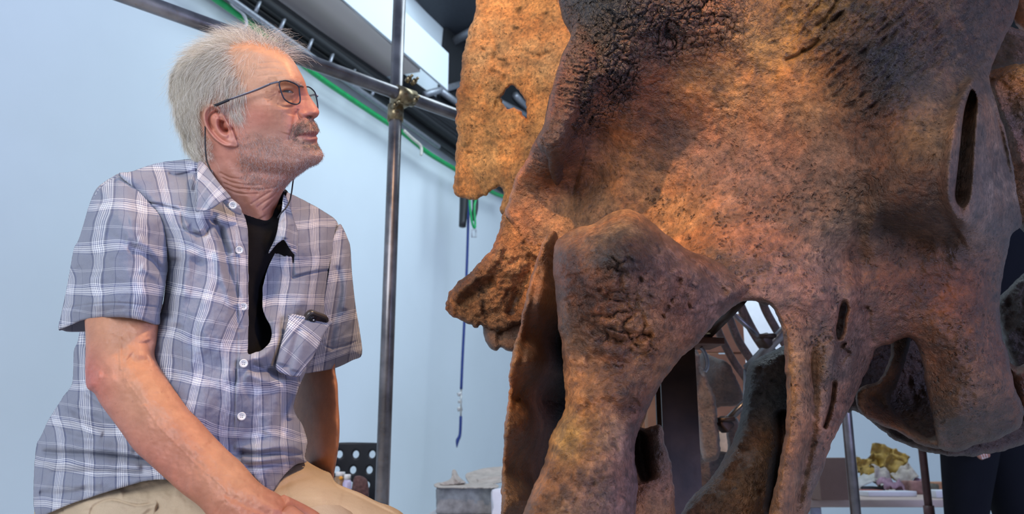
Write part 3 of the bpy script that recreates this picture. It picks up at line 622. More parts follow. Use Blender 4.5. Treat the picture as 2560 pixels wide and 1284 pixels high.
col = col*(1+.45*fbm(u/60, v/50, 8, 4)[..., None])*(1+.7*fbm(u/22, v/20, 88, 3)[..., None])*(1-.5*R.blob(1545, 640, 34, 50, 1.)[..., None])*(1-.4*R.blob(1480, 740, 50, 40, 1.)[..., None])*(1-.4*R.blob(1640, 690, 14, 22, 1.)[..., None])*(1-.55*(lump*np.clip(1-e1/.10, 0, 1)*ck_)[..., None])
gc = 0*u
for k in range(70):
    a_, b_ = RNG.uniform(1380, 1900), RNG.uniform(560, 1284); th = RNG.normal(.7, .7); L_ = RNG.uniform(5, 22); w_ = RNG.uniform(2, 4.5)
    gc = np.maximum(gc, R.stroke([(a_, b_), (a_+L_*.5*math.cos(th)+2, b_+L_*.5*math.sin(th)), (a_+L_*math.cos(th), b_+L_*math.sin(th))], w_, RNG.uniform(.4, 1), n=2, fade=False))
Fr = Fr+.004*gc*edge; col = col*(1-.6*gc[..., None])
make('cheek_bone', R.geo(Fr, back, Fr+.02, {'col': np.clip(col, .006, 1), 'crk': .25*lump, 'pit': .45+0*u}), M_bone, SK)
# ---- helper for the smaller bones
def bone(name, outl, depths, colors, thick, holes=(), rim=(20, .03), rag=((4, 30, 1), (2, 10, 2)), noise=(.005, .003), strokes=(), step=3., pit=.5, crk=.1, mat=None, parent=SK, seed=0, gouge=0):
    R = Relief(outl, holes, step, rag=rag, n=4); u, v = R.u, R.v
    F = R.field(depths, 5e-4); rel = noise[0]*fbm(u/45, v/40, 70+seed, 4)+noise[1]*fbm(u/13, v/11, 71+seed, 4)
    for s_ in strokes: rel = rel+R.stroke(*s_[:3], **(s_[3] if len(s_) > 3 else {}))
    gc = 0*u
    for k in range(gouge):
        a_, b_ = RNG.uniform(R.us[0], R.us[-1]), RNG.uniform(R.vs[0], R.vs[-1]); th = RNG.normal(-.5, .9); L_ = RNG.uniform(4, 20); w_ = RNG.uniform(1.8, 4.5)
        gc = np.maximum(gc, R.stroke([(a_, b_), (a_+L_*.5*math.cos(th)+2, b_+L_*.5*math.sin(th)+1), (a_+L_*math.cos(th), b_+L_*math.sin(th))], w_, RNG.uniform(.5, 1), n=2, fade=False))
    rel = rel-.007*gc
    Fr = F-rel*sstep(0, 20, R.sd)+(1-R.prof(rim[0]))*rim[1]
    back = np.maximum(F+thick, Fr+.012)-(1-R.prof(rim[0]*1.6))*min(rim[1], thick*.4)
    c = (R.field(colors, 2e-3) if len(colors) > 3 else np.ones(u.shape+(3,))*np.array(colors[0][2:]))*(1+.35*fbm(u/55, v/50, 72+seed, 4)[..., None])
    c = c*(1-.75*gc[..., None])
    return make(name, R.geo(Fr, np.maximum(back, Fr+.004), Fr*.6+np.maximum(back, Fr+.004)*.4, {'col': np.clip(c, .006, 1), 'crk': crk+0*u, 'pit': pit+0*u}), mat or M_bone, parent)
# frill plate with its hole, behind on the left
FO = (.55, .245, .070); FL = (.60, .31, .115); FD = (.34, .15, .045)
fr = [(1330, -300), (1260, -200), (1215, -110), (1200, -60), (1193, 0), (1184, 40), (1172, 70), (1167, 105), (1155, 150), (1150, 195), (1143, 230), (1140, 290), (1143, 340), (1140, 390), (1139, 430), (1133, 470), (1138, 488), (1160, 498), (1190, 501), (1208, 492), (1222, 480), (1238, 474), (1250, 468), (1258, 480), (1254, 505), (1248, 526), (1262, 536), (1300, 500), (1360, 470), (1420, 430), (1470, 300), (1470, 150), (1440, 100), (1425, 85), (1412, 40), (1398, -10), (1400, -60), (1440, -150), (1520, -260), (1480, -320), (1400, -330)]
fh = [(1254, 248), (1262, 226), (1278, 212), (1294, 222), (1308, 240), (1317, 270), (1319, 298), (1308, 290), (1296, 276), (1280, 270), (1268, 272), (1258, 264)]
bone('frill_plate', fr, [(1400, -300, 1.95), (1250, -180, 1.90), (1480, -280, 1.93), (1150, 0, 1.86), (1150, 500, 1.80), (1300, 0, 1.80), (1300, 300, 1.72), (1200, 250, 1.78), (1450, 100, 1.66), (1450, 400, 1.62), (1250, 520, 1.72)],
     [(1200, 50)+FL, (1330, 50)+FO, (1250, 150)+FL, (1380, 150)+FL, (1180, 300)+FO, (1300, 350)+FO, (1180, 450)+FO, (1270, 430)+FO, (1400, 300)+FO, (1350, 400)+FD, (1160, 200)+FD, (1310, 200)+FO], .05, [fh], (14, .02), ((5, 26, 1), (3, 9, 2)), (.006, .0035),
     [([(1236, 258), (1250, 262), (1262, 270)], 8, -.012), ([(1240, 240), (1256, 214), (1285, 204), (1310, 225)], 7, -.006), ([(1300, 120), (1340, 140), (1380, 130)], 4, -.006), ([(1220, 60), (1240, 120), (1230, 160)], 4, -.005), ([(1210, 330), (1260, 350), (1330, 330)], 4, -.004)], pit=.75, crk=.1, mat=M_bone2, seed=100, gouge=55)
bone('frill_back', [(1440, -330), (1700, -420), (2100, -450), (2450, -400), (2560, -250), (2520, -60), (2440, 120), (1700, 140), (1480, 60), (1480, -150)], [(1450, -200, 1.90), (1600, -380, 1.98), (2100, -430, 2.0), (2500, -300, 1.95), (2480, 0, 1.8), (1600, 100, 1.66), (2300, 100, 1.66), (2000, -150, 1.85)], [(0, 0)+FO], .05, (), (18, .03), step=5., seed=112, mat=M_bone2)
# rugose spur sticking out left, with the worn knob below it
sp_out = [(1258, 530), (1250, 560), (1240, 596), (1222, 630), (1196, 656), (1172, 682), (1140, 710), (1122, 730), (1114, 760), (1120, 780), (1145, 798), (1172, 812), (1192, 818), (1204, 808), (1222, 824), (1260, 830), (1310, 800), (1380, 720), (1440, 640), (1440, 520), (1390, 450), (1330, 440), (1290, 490)]
SB = (.30, .135, .05); SD = (.13, .06, .026)
bone('snout_spur', sp_out, [(1120, 760, 1.47), (1180, 700, 1.44), (1250, 640, 1.44), (1280, 540, 1.47), (1340, 600, 1.43), (1260, 780, 1.44), (1320, 740, 1.44), (1400, 600, 1.43), (1400, 500, 1.45), (1300, 480, 1.50)],
     [(1130, 745)+SB, (1190, 700)+SD, (1170, 790)+SB, (1250, 640)+SB, (1230, 740)+SB, (1280, 560)+SB, (1340, 560)+TN, (1320, 700)+SB, (1390, 620)+TN, (1270, 800)+SD], .10, (), (16, .03), ((6, 24, 4), (3, 9, 6)), (.010, .007),
     [([(1130, 750), (1180, 705), (1230, 665), (1262, 600)], 7, .012), ([(1150, 770), (1190, 720), (1240, 700)], 9, -.014), ([(1275, 800), (1310, 700), (1345, 640)], 12, -.02)], pit=.8, crk=.25, mat=M_bone2, seed=120, gouge=40)
TB = (.17, .085, .045)
bone('spur_tooth', [(1208, 806), (1210, 840), (1222, 866), (1240, 876), (1252, 868), (1268, 876), (1290, 878), (1330, 866), (1345, 800), (1320, 740), (1270, 740), (1225, 780)],
     [(1210, 830, 1.47), (1240, 850, 1.45), (1300, 850, 1.46), (1280, 760, 1.46)], [(0, 0)+TB], .06, (), (12, .02), ((2, 20, 4),), (.004, .001), [([(1252, 868), (1250, 830), (1256, 800)], 6, -.012)], pit=.2, crk=.0, seed=130)
# brow ridge overhanging the face on the left
R = Relief([(1446, 50), (1424, 100), (1402, 148), (1388, 195), (1376, 240), (1366, 285), (1357, 315), (1347, 338), (1343, 358), (1349, 372), (1362, 384), (1369, 398), (1373, 420), (1381, 448), (1393, 464), (1410, 442), (1428, 412), (1446, 378), (1462, 335), (1484, 290), (1512, 240), (1545, 190), (1556, 140), (1530, 80)], (), 2.5, rag=[(2, 22, 4), (1, 9, 5)], n=4); u, v = R.u, R.v
F = R.field([(1350, 360, 1.285), (1376, 350, 1.262), (1418, 330, 1.262), (1386, 405, 1.315), (1392, 455, 1.375), (1372, 280, 1.272), (1412, 260, 1.245), (1400, 170, 1.258), (1440, 180, 1.232), (1430, 110, 1.268), (1470, 140, 1.228), (1480, 210, 1.238), (1450, 290, 1.268), (1425, 380, 1.315), (1540, 150, 1.285), (1510, 230, 1.295), (1484, 285, 1.325), (1460, 335, 1.36), (1440, 385, 1.39), (1520, 90, 1.275), (1450, 60, 1.29)], 3e-4)
wr = np.clip(1-np.abs(fbm((u+.35*v)/60, (v-.22*u)/8, 141, 3))*2.4, 0, 1)**3*sstep(300, 230, v-.4*(u-1400)); w2 = np.clip(1-np.abs(fbm((u-.2*v)/26, (v+.3*u)/40, 151, 3))*3, 0, 1)**4*sstep(230, 330, v)
px_, py_ = u+26*fbm(u/50, v/50, 145, 3), v+26*fbm(u/50, v/50, 146, 3); f1, f2, _ = voro(px_/34, py_/20, 147); cm = np.clip(1-(f2-f1)/.10, 0, 1)*R.mask([(1420, 80), (1560, 90), (1540, 220), (1470, 300), (1440, 240), (1430, 160)], 26)
rel = -.0050*wr-.0030*w2-.005*cm+.004*fbm(u/40, v/30, 148, 4)+.002*fbm(u/12, v/9, 149, 3)
Fr = F-rel*sstep(0, 10, R.sd)+(1-R.prof(16))*.028*sstep(1500, 1440, u+.3*(v-250))
col = R.field([(1440, 90)+DK, (1410, 170)+BR, (1480, 160)+BR, (1385, 260)+BR, (1440, 250)+BR, (1360, 350)+DK, (1400, 330)+DK, (1420, 380)+DK, (1388, 440)+DK, (1520, 130)+BR, (1480, 280)+BR], 2e-3)
col = np.clip(col, .02, 1)*(1+.35*fbm(u/40, v/30, 150, 4)[..., None])*(1-.7*np.maximum.reduce([wr, .5*w2, cm])[..., None])
make('brow_ridge', R.geo(Fr, np.maximum(F+.05, Fr+.01), Fr+.006, {'col': np.clip(col, .006, 1), 'crk': .35*sstep(260, 160, v), 'pit': .3+0*u}), M_bone, SK)
# long blade of bone standing behind the cheek
bl = [(1386, 578), (1400, 620), (1404, 700), (1410, 800), (1420, 900), (1440, 1000), (1450, 1100), (1420, 1200), (1390, 1300), (1380, 1420), (1240, 1420), (1252, 1284), (1256, 1180), (1262, 1080), (1266, 1020), (1274, 970), (1272, 940), (1280, 890), (1296, 830), (1310, 770), (1326, 700), (1346, 640), (1362, 590)]
LB = (.33, .15, .055); LG = (.075, .042, .027)  # LG paints shade into the recess between blade and cheek
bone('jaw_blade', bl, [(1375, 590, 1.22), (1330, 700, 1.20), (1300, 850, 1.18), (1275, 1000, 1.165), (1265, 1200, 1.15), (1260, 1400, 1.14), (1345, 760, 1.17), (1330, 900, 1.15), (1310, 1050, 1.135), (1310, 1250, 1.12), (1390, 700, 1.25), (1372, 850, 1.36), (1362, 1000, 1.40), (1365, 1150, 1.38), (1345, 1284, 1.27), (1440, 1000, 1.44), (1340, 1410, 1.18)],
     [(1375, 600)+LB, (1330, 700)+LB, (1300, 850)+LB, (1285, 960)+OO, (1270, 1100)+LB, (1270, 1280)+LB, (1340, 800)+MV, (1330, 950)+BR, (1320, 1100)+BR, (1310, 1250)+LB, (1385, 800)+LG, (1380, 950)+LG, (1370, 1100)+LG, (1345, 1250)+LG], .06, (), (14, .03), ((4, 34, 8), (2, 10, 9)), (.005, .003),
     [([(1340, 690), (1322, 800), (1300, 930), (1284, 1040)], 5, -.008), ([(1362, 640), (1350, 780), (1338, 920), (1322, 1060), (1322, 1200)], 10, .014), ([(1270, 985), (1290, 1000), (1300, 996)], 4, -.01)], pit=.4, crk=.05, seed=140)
# lower jaw sweeping up through the opening
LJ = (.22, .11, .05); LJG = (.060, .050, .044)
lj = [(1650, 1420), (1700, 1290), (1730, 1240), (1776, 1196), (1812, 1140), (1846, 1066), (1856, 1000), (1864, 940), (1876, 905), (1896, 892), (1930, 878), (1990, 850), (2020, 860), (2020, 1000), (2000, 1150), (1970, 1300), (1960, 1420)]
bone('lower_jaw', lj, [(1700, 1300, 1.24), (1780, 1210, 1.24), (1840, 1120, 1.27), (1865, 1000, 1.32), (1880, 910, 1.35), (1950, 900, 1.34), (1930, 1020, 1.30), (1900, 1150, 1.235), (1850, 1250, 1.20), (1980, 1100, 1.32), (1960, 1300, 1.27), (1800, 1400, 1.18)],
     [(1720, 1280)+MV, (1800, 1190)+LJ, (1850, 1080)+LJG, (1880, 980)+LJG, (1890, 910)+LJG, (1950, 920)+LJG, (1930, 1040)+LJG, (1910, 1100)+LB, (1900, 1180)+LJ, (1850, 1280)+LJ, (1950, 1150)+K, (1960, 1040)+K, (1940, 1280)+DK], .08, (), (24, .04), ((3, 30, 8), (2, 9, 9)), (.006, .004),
     [([(1850, 1060), (1845, 1110), (1800, 1180)], 10, .008), ([(1950, 1020), (1958, 1090), (1945, 1200), (1930, 1284)], 9, -.05)], pit=.5, seed=150, gouge=25)
bone('inner_cheek_bone', [(1575, 1068), (1610, 1070), (1650, 1062), (1658, 1075), (1662, 1110), (1672, 1140), (1682, 1180), (1684, 1210), (1690, 1290), (1700, 1420), (1540, 1420), (1550, 1200)],
     [(1590, 1100, 1.12), (1650, 1080, 1.10), (1670, 1180, 1.09), (1600, 1250, 1.06), (1680, 1300, 1.08), (1600, 1400, 1.05)], [(1590, 1100)+DK, (1650, 1080)+GY, (1610, 1150)+DK, (1660, 1200)+MV, (1600, 1280)+TN, (1680, 1300)+TN], .05, (), (12, .02), ((4, 20, 8),), (.005, .003),
     [([(1600, 1070), (1600, 1120), (1608, 1170), (1618, 1205)], 13, -.05)], pit=.4, seed=160)
# bones inside the hollow under the back lobe
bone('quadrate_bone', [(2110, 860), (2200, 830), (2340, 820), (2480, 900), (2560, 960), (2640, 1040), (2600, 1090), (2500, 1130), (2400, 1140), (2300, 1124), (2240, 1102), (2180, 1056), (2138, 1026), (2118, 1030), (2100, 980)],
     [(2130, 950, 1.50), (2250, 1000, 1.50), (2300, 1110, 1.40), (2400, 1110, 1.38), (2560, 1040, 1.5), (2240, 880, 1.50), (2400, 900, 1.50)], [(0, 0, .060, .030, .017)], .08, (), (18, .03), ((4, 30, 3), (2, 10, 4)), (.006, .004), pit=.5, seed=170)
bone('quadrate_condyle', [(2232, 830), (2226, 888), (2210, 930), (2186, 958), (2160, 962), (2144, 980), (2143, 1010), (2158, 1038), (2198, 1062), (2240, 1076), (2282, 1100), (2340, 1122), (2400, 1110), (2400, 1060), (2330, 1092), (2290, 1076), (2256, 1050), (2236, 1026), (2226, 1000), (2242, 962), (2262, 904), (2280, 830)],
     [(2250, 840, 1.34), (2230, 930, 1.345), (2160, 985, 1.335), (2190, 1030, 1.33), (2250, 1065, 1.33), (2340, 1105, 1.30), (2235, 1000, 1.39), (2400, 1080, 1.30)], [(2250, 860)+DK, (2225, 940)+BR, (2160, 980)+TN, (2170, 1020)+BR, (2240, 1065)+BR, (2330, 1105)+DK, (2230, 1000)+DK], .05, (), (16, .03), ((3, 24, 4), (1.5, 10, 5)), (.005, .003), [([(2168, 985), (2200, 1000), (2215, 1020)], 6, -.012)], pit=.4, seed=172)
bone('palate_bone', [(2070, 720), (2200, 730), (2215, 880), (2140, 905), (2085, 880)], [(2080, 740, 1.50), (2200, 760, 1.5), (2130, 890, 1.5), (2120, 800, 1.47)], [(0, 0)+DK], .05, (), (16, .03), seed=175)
# bones at the right edge, behind the face
bone('far_horn_bone', [(2440, 100), (2500, 60), (2560, 78), (2660, 90), (2680, 200), (2600, 165), (2520, 172), (2450, 200)], [(2450, 150, 1.62), (2560, 120, 1.55), (2670, 150, 1.6), (2550, 180, 1.6)], [(0, 0, .16, .085, .05)], .08, (), (18, .04), noise=(.006, .003), seed=180)
bone('far_horn_tip', [(2510, -60), (2530, 30), (2548, 70), (2600, 100), (2680, 90), (2700, -60)], [(2520, 0, 1.72), (2600, 40, 1.66), (2680, 20, 1.68), (2600, -50, 1.68)], [(0, 0, .45, .17, .06)], .10, (), (30, .05), noise=(.002, .0006), pit=.0, crk=.0, seed=185)
bone('far_cheek_bone', [(2440, 190), (2480, 178), (2560, 160), (2680, 190), (2700, 400), (2690, 560), (2580, 585), (2540, 560), (2480, 470)], [(2470, 200, 1.44), (2560, 180, 1.40), (2680, 300, 1.38), (2580, 350, 1.37), (2560, 540, 1.38), (2500, 400, 1.42)], [(2470, 190)+TN, (2560, 190)+O, (2560, 280)+GY, (2560, 420)+MV, (2550, 540)+GY, (2660, 300)+GY], .10, (), (22, .04), noise=(.008, .005),
     strokes=[([(2480, 200), (2500, 260), (2530, 330), (2560, 420)], 10, .02)], pit=.6, crk=.3, seed=190)
bone('far_jugal_bone', [(2490, 760), (2540, 700), (2600, 650), (2700, 640), (2700, 1000), (2600, 960), (2540, 930), (2510, 860)], [(2510, 780, 1.60), (2600, 800, 1.55), (2690, 800, 1.6), (2600, 940, 1.6)], [(0, 0, .05, .03, .02)], .08, (), (20, .04), noise=(.008, .005), pit=.4, seed=200)
bone('far_lower_bone', [(2500, 880), (2540, 915), (2600, 900), (2700, 920), (2700, 1140), (2600, 1100), (2560, 1040), (2540, 980)], [(2520, 900, 1.48), (2600, 960, 1.45), (2680, 1000, 1.5), (2600, 1090, 1.5)], [(0, 0)+BR], .06, (), (20, .04), noise=(.008, .005), pit=.4, seed=205)
# ================================================================ seated man
def skin_mat():
    n = NT('skin'); col = n.attr('col'); a = n.noise(55, 5, .6); b = n.noise(420, 4, .6); c = n.noise(170, 2)
    base = n.mix(1., col, n.ramp(a, [(.3, (.88, .84, .82)), (.7, (1.10, 1.08, 1.06))]), 'MULTIPLY')
    base = n.mix(n.mapr(c, .66, .74, 0., .30), base, (.26, .095, .06, 1))
    h = n.math('ADD', n.math('MULTIPLY', b, .6), n.math('MULTIPLY', n.noise(1300, 2), .4))
    n.P(Base_Color=base, Roughness=n.mapr(b, .3, .7, .40, .58), Normal=n.bump(h, .35, .0012), Subsurface_Weight=.18, Subsurface_Radius=(.8, .3, .15), Subsurface_Scale=.006, Specular_IOR_Level=.42)
    return n.m
M_skin = skin_mat()
MAN = empty('person', (W(560, 1300, 1.2)[0], W(560, 1300, 1.2)[1], 0), 'grey-haired man in a checked blue shirt sitting and looking up at the skull', 'person')
def Mid(u): return 1.300-(np.asarray(u)-620)*.00019
# ---- head and neck
ho = [(734, 152), (749, 177), (758, 194), (764, 208), (767, 220), (771, 234), (780, 249), (791, 265), (797, 275), (798, 283), (794, 291), (787, 296), (784, 299), (789, 308), (794, 319), (797, 327), (795, 334), (791, 339), (794, 345), (793, 352), (794, 361), (800, 371), (806, 380), (808, 390), (805, 399), (799, 406), (789, 412), (774, 418), (757, 430), (738, 444), (721, 460), (708, 478), (700, 494), (692, 514), (684, 535), (690, 580), (690, 660), (500, 660), (498, 560), (496, 450), (492, 404), (482, 362), (468, 326), (455, 290), (446, 250), (442, 210), (450, 178), (472, 150), (510, 124), (560, 106), (620, 99), (680, 112), (714, 131)]
R = Relief(ho, (), 1.5, n=4); u, v = R.u, R.v; HR = R
hp = [(700, 150, .046), (650, 140, .058), (600, 140, .062), (550, 150, .064), (500, 180, .060), (470, 230, .054), (520, 230, .070), (580, 200, .069), (640, 205, .066), (680, 195, .059), (712, 203, .0535), (738, 206, .043), (752, 212, .034), (660, 235, .064), (690, 233, .0535), (714, 232, .0420), (735, 240, .031), (750, 232, .022), (760, 240, .0155), (770, 255, .014), (783, 272, .014), (757, 284, .0235), (744, 282, .0265), (740, 262, .0300), (672, 258, .0665), (700, 262, .056), (722, 268, .0445), (640, 270, .068), (600, 270, .070),
      (700, 300, .0525), (724, 306, .0415), (655, 310, .063), (735, 330, .036), (742, 339, .0315), (765, 318, .029), (766, 338, .0265), (783, 330, .0215), (782, 348, .0205), (765, 362, .0275), (785, 380, .022), (770, 395, .029), (742, 375, .038), (715, 370, .0455), (680, 365, .0535), (640, 375, .060), (615, 385, .061), (595, 350, .064), (560, 310, .068), (520, 320, .062), (490, 330, .056), (500, 280, .066), (540, 370, .058), (515, 400, .052),
      (760, 415, .031), (730, 425, .034), (690, 420, .046), (645, 420, .054), (610, 430, .054), (570, 420, .056), (540, 430, .057), (700, 455, .034), (670, 470, .042), (630, 480, .051), (580, 480, .060), (530, 480, .060), (660, 520, .042), (610, 530, .054), (550, 540, .062), (600, 620, .062)]
h = R.field(hp, 2e-5)*R.prof(30)
e = 0*u; st = lambda *a, **k: R.stroke(*a, **k)
# brow, lids, bags, crow's feet
e += st([(690, 205), (712, 199), (735, 203), (752, 212)], 7, .0022)+st([(700, 232), (712, 222), (728, 221), (738, 232)], 3, .0016)
e += st([(700, 234), (712, 237), (728, 238), (738, 236)], 2.5, .0016)+st([(696, 231), (710, 228), (724, 228), (734, 232)], 1.5, -.0050)
e += st([(690, 216), (708, 213), (730, 215), (742, 224)], 3, -.0014)
e += st([(692, 258), (708, 266), (726, 267), (743, 262)], 2.2, -.0014)+st([(694, 250), (712, 257), (734, 255)], 5, .0012)
for P in ([(692, 234), (682, 240), (670, 246), (660, 243)], [(690, 238), (678, 250), (668, 254)], [(688, 230), (676, 232), (664, 230)]): e += st(P, 1.4, -.0011)
for k, (a, b) in enumerate((((640, 160), (735, 168)), ((625, 175), (745, 184)), ((640, 192), (700, 186)))): e += st([a, ((a[0]+b[0])/2, a[1]-4), b], 1.8, -.0004)
# nose wing, nostril, folds, mouth
e += R.blob(757, 284, 10, 8, .0042)+st([(746, 272), (744, 284), (750, 294), (757, 297)], 2, -.0024)+R.blob(773, 293, 7, 3, -.0070)+R.blob(786, 280, 9, 8, .003)
e += st([(742, 276), (736, 295), (733, 312), (727, 335), (722, 354)], 2.6, -.0020)+st([(728, 285), (722, 310), (714, 335)], 9, .0016)
e += st([(741, 338), (760, 337), (780, 337), (794, 339)], 1.5, -.0032, fade=False)+st([(750, 332), (770, 329), (794, 327)], 3, .0016)+st([(755, 346), (775, 348), (794, 347)], 4, .0022)+st([(755, 356), (775, 359), (792, 358)], 4, -.0016)+R.blob(740, 340, 5, 6, -.0015)
# jaw edge, neck cords and creases
e += st([(600, 392), (650, 400), (700, 404), (750, 412)], 9, .0026)+st([(620, 428), (680, 432), (730, 438)], 7, -.003)
for P in ([(552, 442), (580, 456), (620, 462), (660, 462)], [(556, 456), (590, 470), (630, 476)], [(548, 430), (575, 444), (610, 448)], [(562, 470), (600, 484), (650, 484)], [(600, 470), (650, 474), (700, 466)]): e += st(P, 1.8, -.0016)
for P in ([(640, 520), (660, 505), (685, 488), (697, 470)], [(625, 512), (650, 495), (680, 476)], [(655, 528), (675, 510), (690, 494)]): e += st(P, 1.8, -.0015)
e += st([(560, 400), (600, 460), (640, 520), (655, 545)], 9, .003)
# ear
ear = [(545, 265), (534, 261), (520, 265), (511, 277), (508, 291), (510, 306), (515, 320), (524, 334), (537, 349), (551, 360), (565, 366), (580, 367), (592, 366), (594, 358), (589, 345), (584, 330), (577, 318), (570, 305), (563, 292), (555, 278)]
de, _, ie = seg_dist(u, v, spline(ear, 5)); es = np.where(ie, de, -de)
em = sstep(-1.2, 1.2, es); tilt = np.clip((575-u+.25*(v-310))/70, 0, 1.1)
e += em*(.0035+.0135*tilt)
e += em*(.0042*np.exp(-.5*((es-3.5)/2.6)**2)*sstep(590, 560, u)-.0030*np.exp(-.5*((es-11)/3.0)**2)*sstep(580, 560, u))
e += st([(556, 285), (545, 278), (530, 284), (524, 296), (527, 312), (536, 326)], 2.4, -.0068)
e += st([(541, 292), (540, 306), (545, 322), (556, 336), (572, 340)], 4.5, .0034)+st([(541, 294), (550, 288), (556, 290)], 3, .002)
e += st([(556, 300), (553, 312), (560, 324), (572, 328)], 5.0, -.0135)+R.blob(568, 327, 9, 5, -.006)+st([(549, 280), (556, 286)], 3.5, -.004, fade=False)
e += R.blob(574, 312, 6, 8, .0038)+R.blob(577, 354, 13, 9, .0028)
e += st([(594, 352), (586, 332), (580, 318)], 1.5, -.0025)
h2 = np.maximum(h+e*sstep(0, 6, R.sd), .0006)
h2 += (.00025*fbm(u/9, v/9, 3, 3)+.0007*fbm(u/40, v/30, 5, 3))*sstep(0, 20, R.sd)
hf = R.field([(a, b, c) for a, b, c in hp if not (505 < a < 600 and 255 < b < 372)], 2e-5)*R.prof(30)
F = Mid(u)-h2; B = Mid(u)+hf*.96
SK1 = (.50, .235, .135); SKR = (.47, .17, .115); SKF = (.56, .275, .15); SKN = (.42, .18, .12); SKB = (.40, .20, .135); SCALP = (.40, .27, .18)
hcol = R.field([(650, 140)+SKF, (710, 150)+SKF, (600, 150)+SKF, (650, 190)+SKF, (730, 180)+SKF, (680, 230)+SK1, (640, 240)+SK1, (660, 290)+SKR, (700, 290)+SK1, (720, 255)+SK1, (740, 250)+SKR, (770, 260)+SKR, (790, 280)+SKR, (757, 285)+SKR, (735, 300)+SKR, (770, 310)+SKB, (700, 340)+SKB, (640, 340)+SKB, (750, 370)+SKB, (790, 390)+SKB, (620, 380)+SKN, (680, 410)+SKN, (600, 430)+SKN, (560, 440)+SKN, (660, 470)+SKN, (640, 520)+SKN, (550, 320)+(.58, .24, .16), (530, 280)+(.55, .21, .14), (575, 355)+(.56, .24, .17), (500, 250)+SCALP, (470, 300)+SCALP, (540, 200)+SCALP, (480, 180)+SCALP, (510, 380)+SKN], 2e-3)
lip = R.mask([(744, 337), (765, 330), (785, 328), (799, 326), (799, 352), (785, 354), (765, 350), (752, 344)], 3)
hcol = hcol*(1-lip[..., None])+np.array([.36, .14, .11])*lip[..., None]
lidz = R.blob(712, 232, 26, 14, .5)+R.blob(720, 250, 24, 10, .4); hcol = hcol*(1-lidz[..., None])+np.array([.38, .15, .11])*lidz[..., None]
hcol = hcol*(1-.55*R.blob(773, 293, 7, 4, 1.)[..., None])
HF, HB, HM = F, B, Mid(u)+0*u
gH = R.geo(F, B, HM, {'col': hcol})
# ---- near arm, with the hand on the thigh
AR1 = (.50, .225, .115); AR2 = (.44, .17, .095); AR3 = (.47, .20, .12)
ao = [(206, 740), (211, 800), (214, 850), (213, 900), (213, 935), (217, 968), (236, 983), (253, 1012), (296, 1070), (335, 1124), (371, 1157), (414, 1196), (453, 1231), (496, 1263), (520, 1290), (560, 1330), (640, 1350), (712, 1345), (756, 1322), (748, 1290), (729, 1261), (697, 1235), (666, 1218), (640, 1197), (606, 1158), (574, 1129), (535, 1090), (496, 1047), (472, 1022), (445, 984), (414, 938), (396, 911), (387, 885), (393, 850), (398, 800), (398, 740), (300, 700)]
R = Relief(ao, (), 2.5, n=4); u, v = R.u, R.v
m = R.field([(300, 720, 1.145), (300, 800, 1.14), (300, 900, 1.11), (280, 960, 1.09), (400, 1050, 1.06), (470, 1130, 1.03), (550, 1190, 1.0), (620, 1250, .98), (680, 1290, .97), (740, 1310, .97)], 1e-3)
hi = R.inflate(2.15)*1.07/2100; e = 0*u; st = lambda *a, **k: R.stroke(*a, **k)
e += st([(225, 905), (240, 895), (258, 908)], 4, -.0014)+st([(218, 925), (235, 912), (250, 925)], 3.5, -.0013)+st([(217, 940), (232, 930), (246, 944)], 3.5, -.0013)+st([(222, 900), (232, 880), (245, 885)], 3.5, -.001)+R.blob(228, 958, 16, 16, .006)+R.blob(246, 938, 8, 12, .004)
e += st([(388, 880), (374, 872), (366, 850)], 8, -.0035)+st([(375, 900), (345, 905), (320, 890)], 10, -.003)+st([(270, 960), (340, 1050), (420, 1130), (500, 1200)], 26, -.004)+st([(330, 930), (430, 1030), (520, 1120)], 28, .004)
e += st([(540, 1284), (552, 1262), (566, 1250)], 3, -.0012)+st([(545, 1290), (560, 1270), (580, 1252), (598, 1240)], 3, -.0009)
e += st([(600, 1215), (640, 1240), (680, 1262), (720, 1284)], 8, .002)+st([(560, 1230), (620, 1265), (680, 1290)], 7, -.002)+st([(480, 1085), (540, 1150), (610, 1205), (650, 1240)], 5, .0008)+st([(430, 1060), (480, 1130), (530, 1170)], 5, .0006)
hz = np.maximum(hi+(e+.0018*fbm(u/30, v/30, 9, 3)+.0005*fbm(u/8, v/8, 10, 2))*sstep(0, 14, R.sd), .0008)
acol = R.field([(300, 760)+AR1, (220, 850)+AR3, (228, 930)+(.46, .14, .10), (300, 900)+AR1, (380, 850)+AR3, (300, 1010)+AR3, (400, 980)+AR1, (450, 1120)+AR2, (550, 1150)+AR1, (500, 1230)+AR2, (620, 1210)+AR1, (600, 1280)+AR2, (700, 1260)+AR2], 2e-3)
gA = R.geo(m-hz, m+hi*.95, m, {'col': acol})
def skin_tube(P, Rr, n=4, col=AR2, seg=12, flat=None):
    g = tube(P, Rr, seg, n=n, flat=flat); g.A['col'] = np.tile(np.array(col), (len(g.V), 1)); return g
# fingers and thumb curl down over the near thigh
FG = []
for k, (a, b, c, d, L) in enumerate((((722, 1286, .955), (766, 1318, .935), (792, 1362, .935), (796, 1400, .95), 1), ((706, 1318, .945), (752, 1352, .92), (776, 1398, .92), (778, 1438, .935), 1), ((676, 1332, .94), (722, 1372, .912), (744, 1418, .915), (746, 1454, .93), 1), ((640, 1336, .945), (680, 1378, .915), (698, 1416, .918), (700, 1446, .93), 1))):
    FG.append(skin_tube([W(*a), W(*b), W(*c), W(*d)], [.0115, .0098, .0088, .0062]))
FG.append(skin_tube([W(700, 1262, .97), W(752, 1284, .985), W(790, 1306, .99), W(806, 1330, .99)], [.0125, .0115, .0105, .0068]))
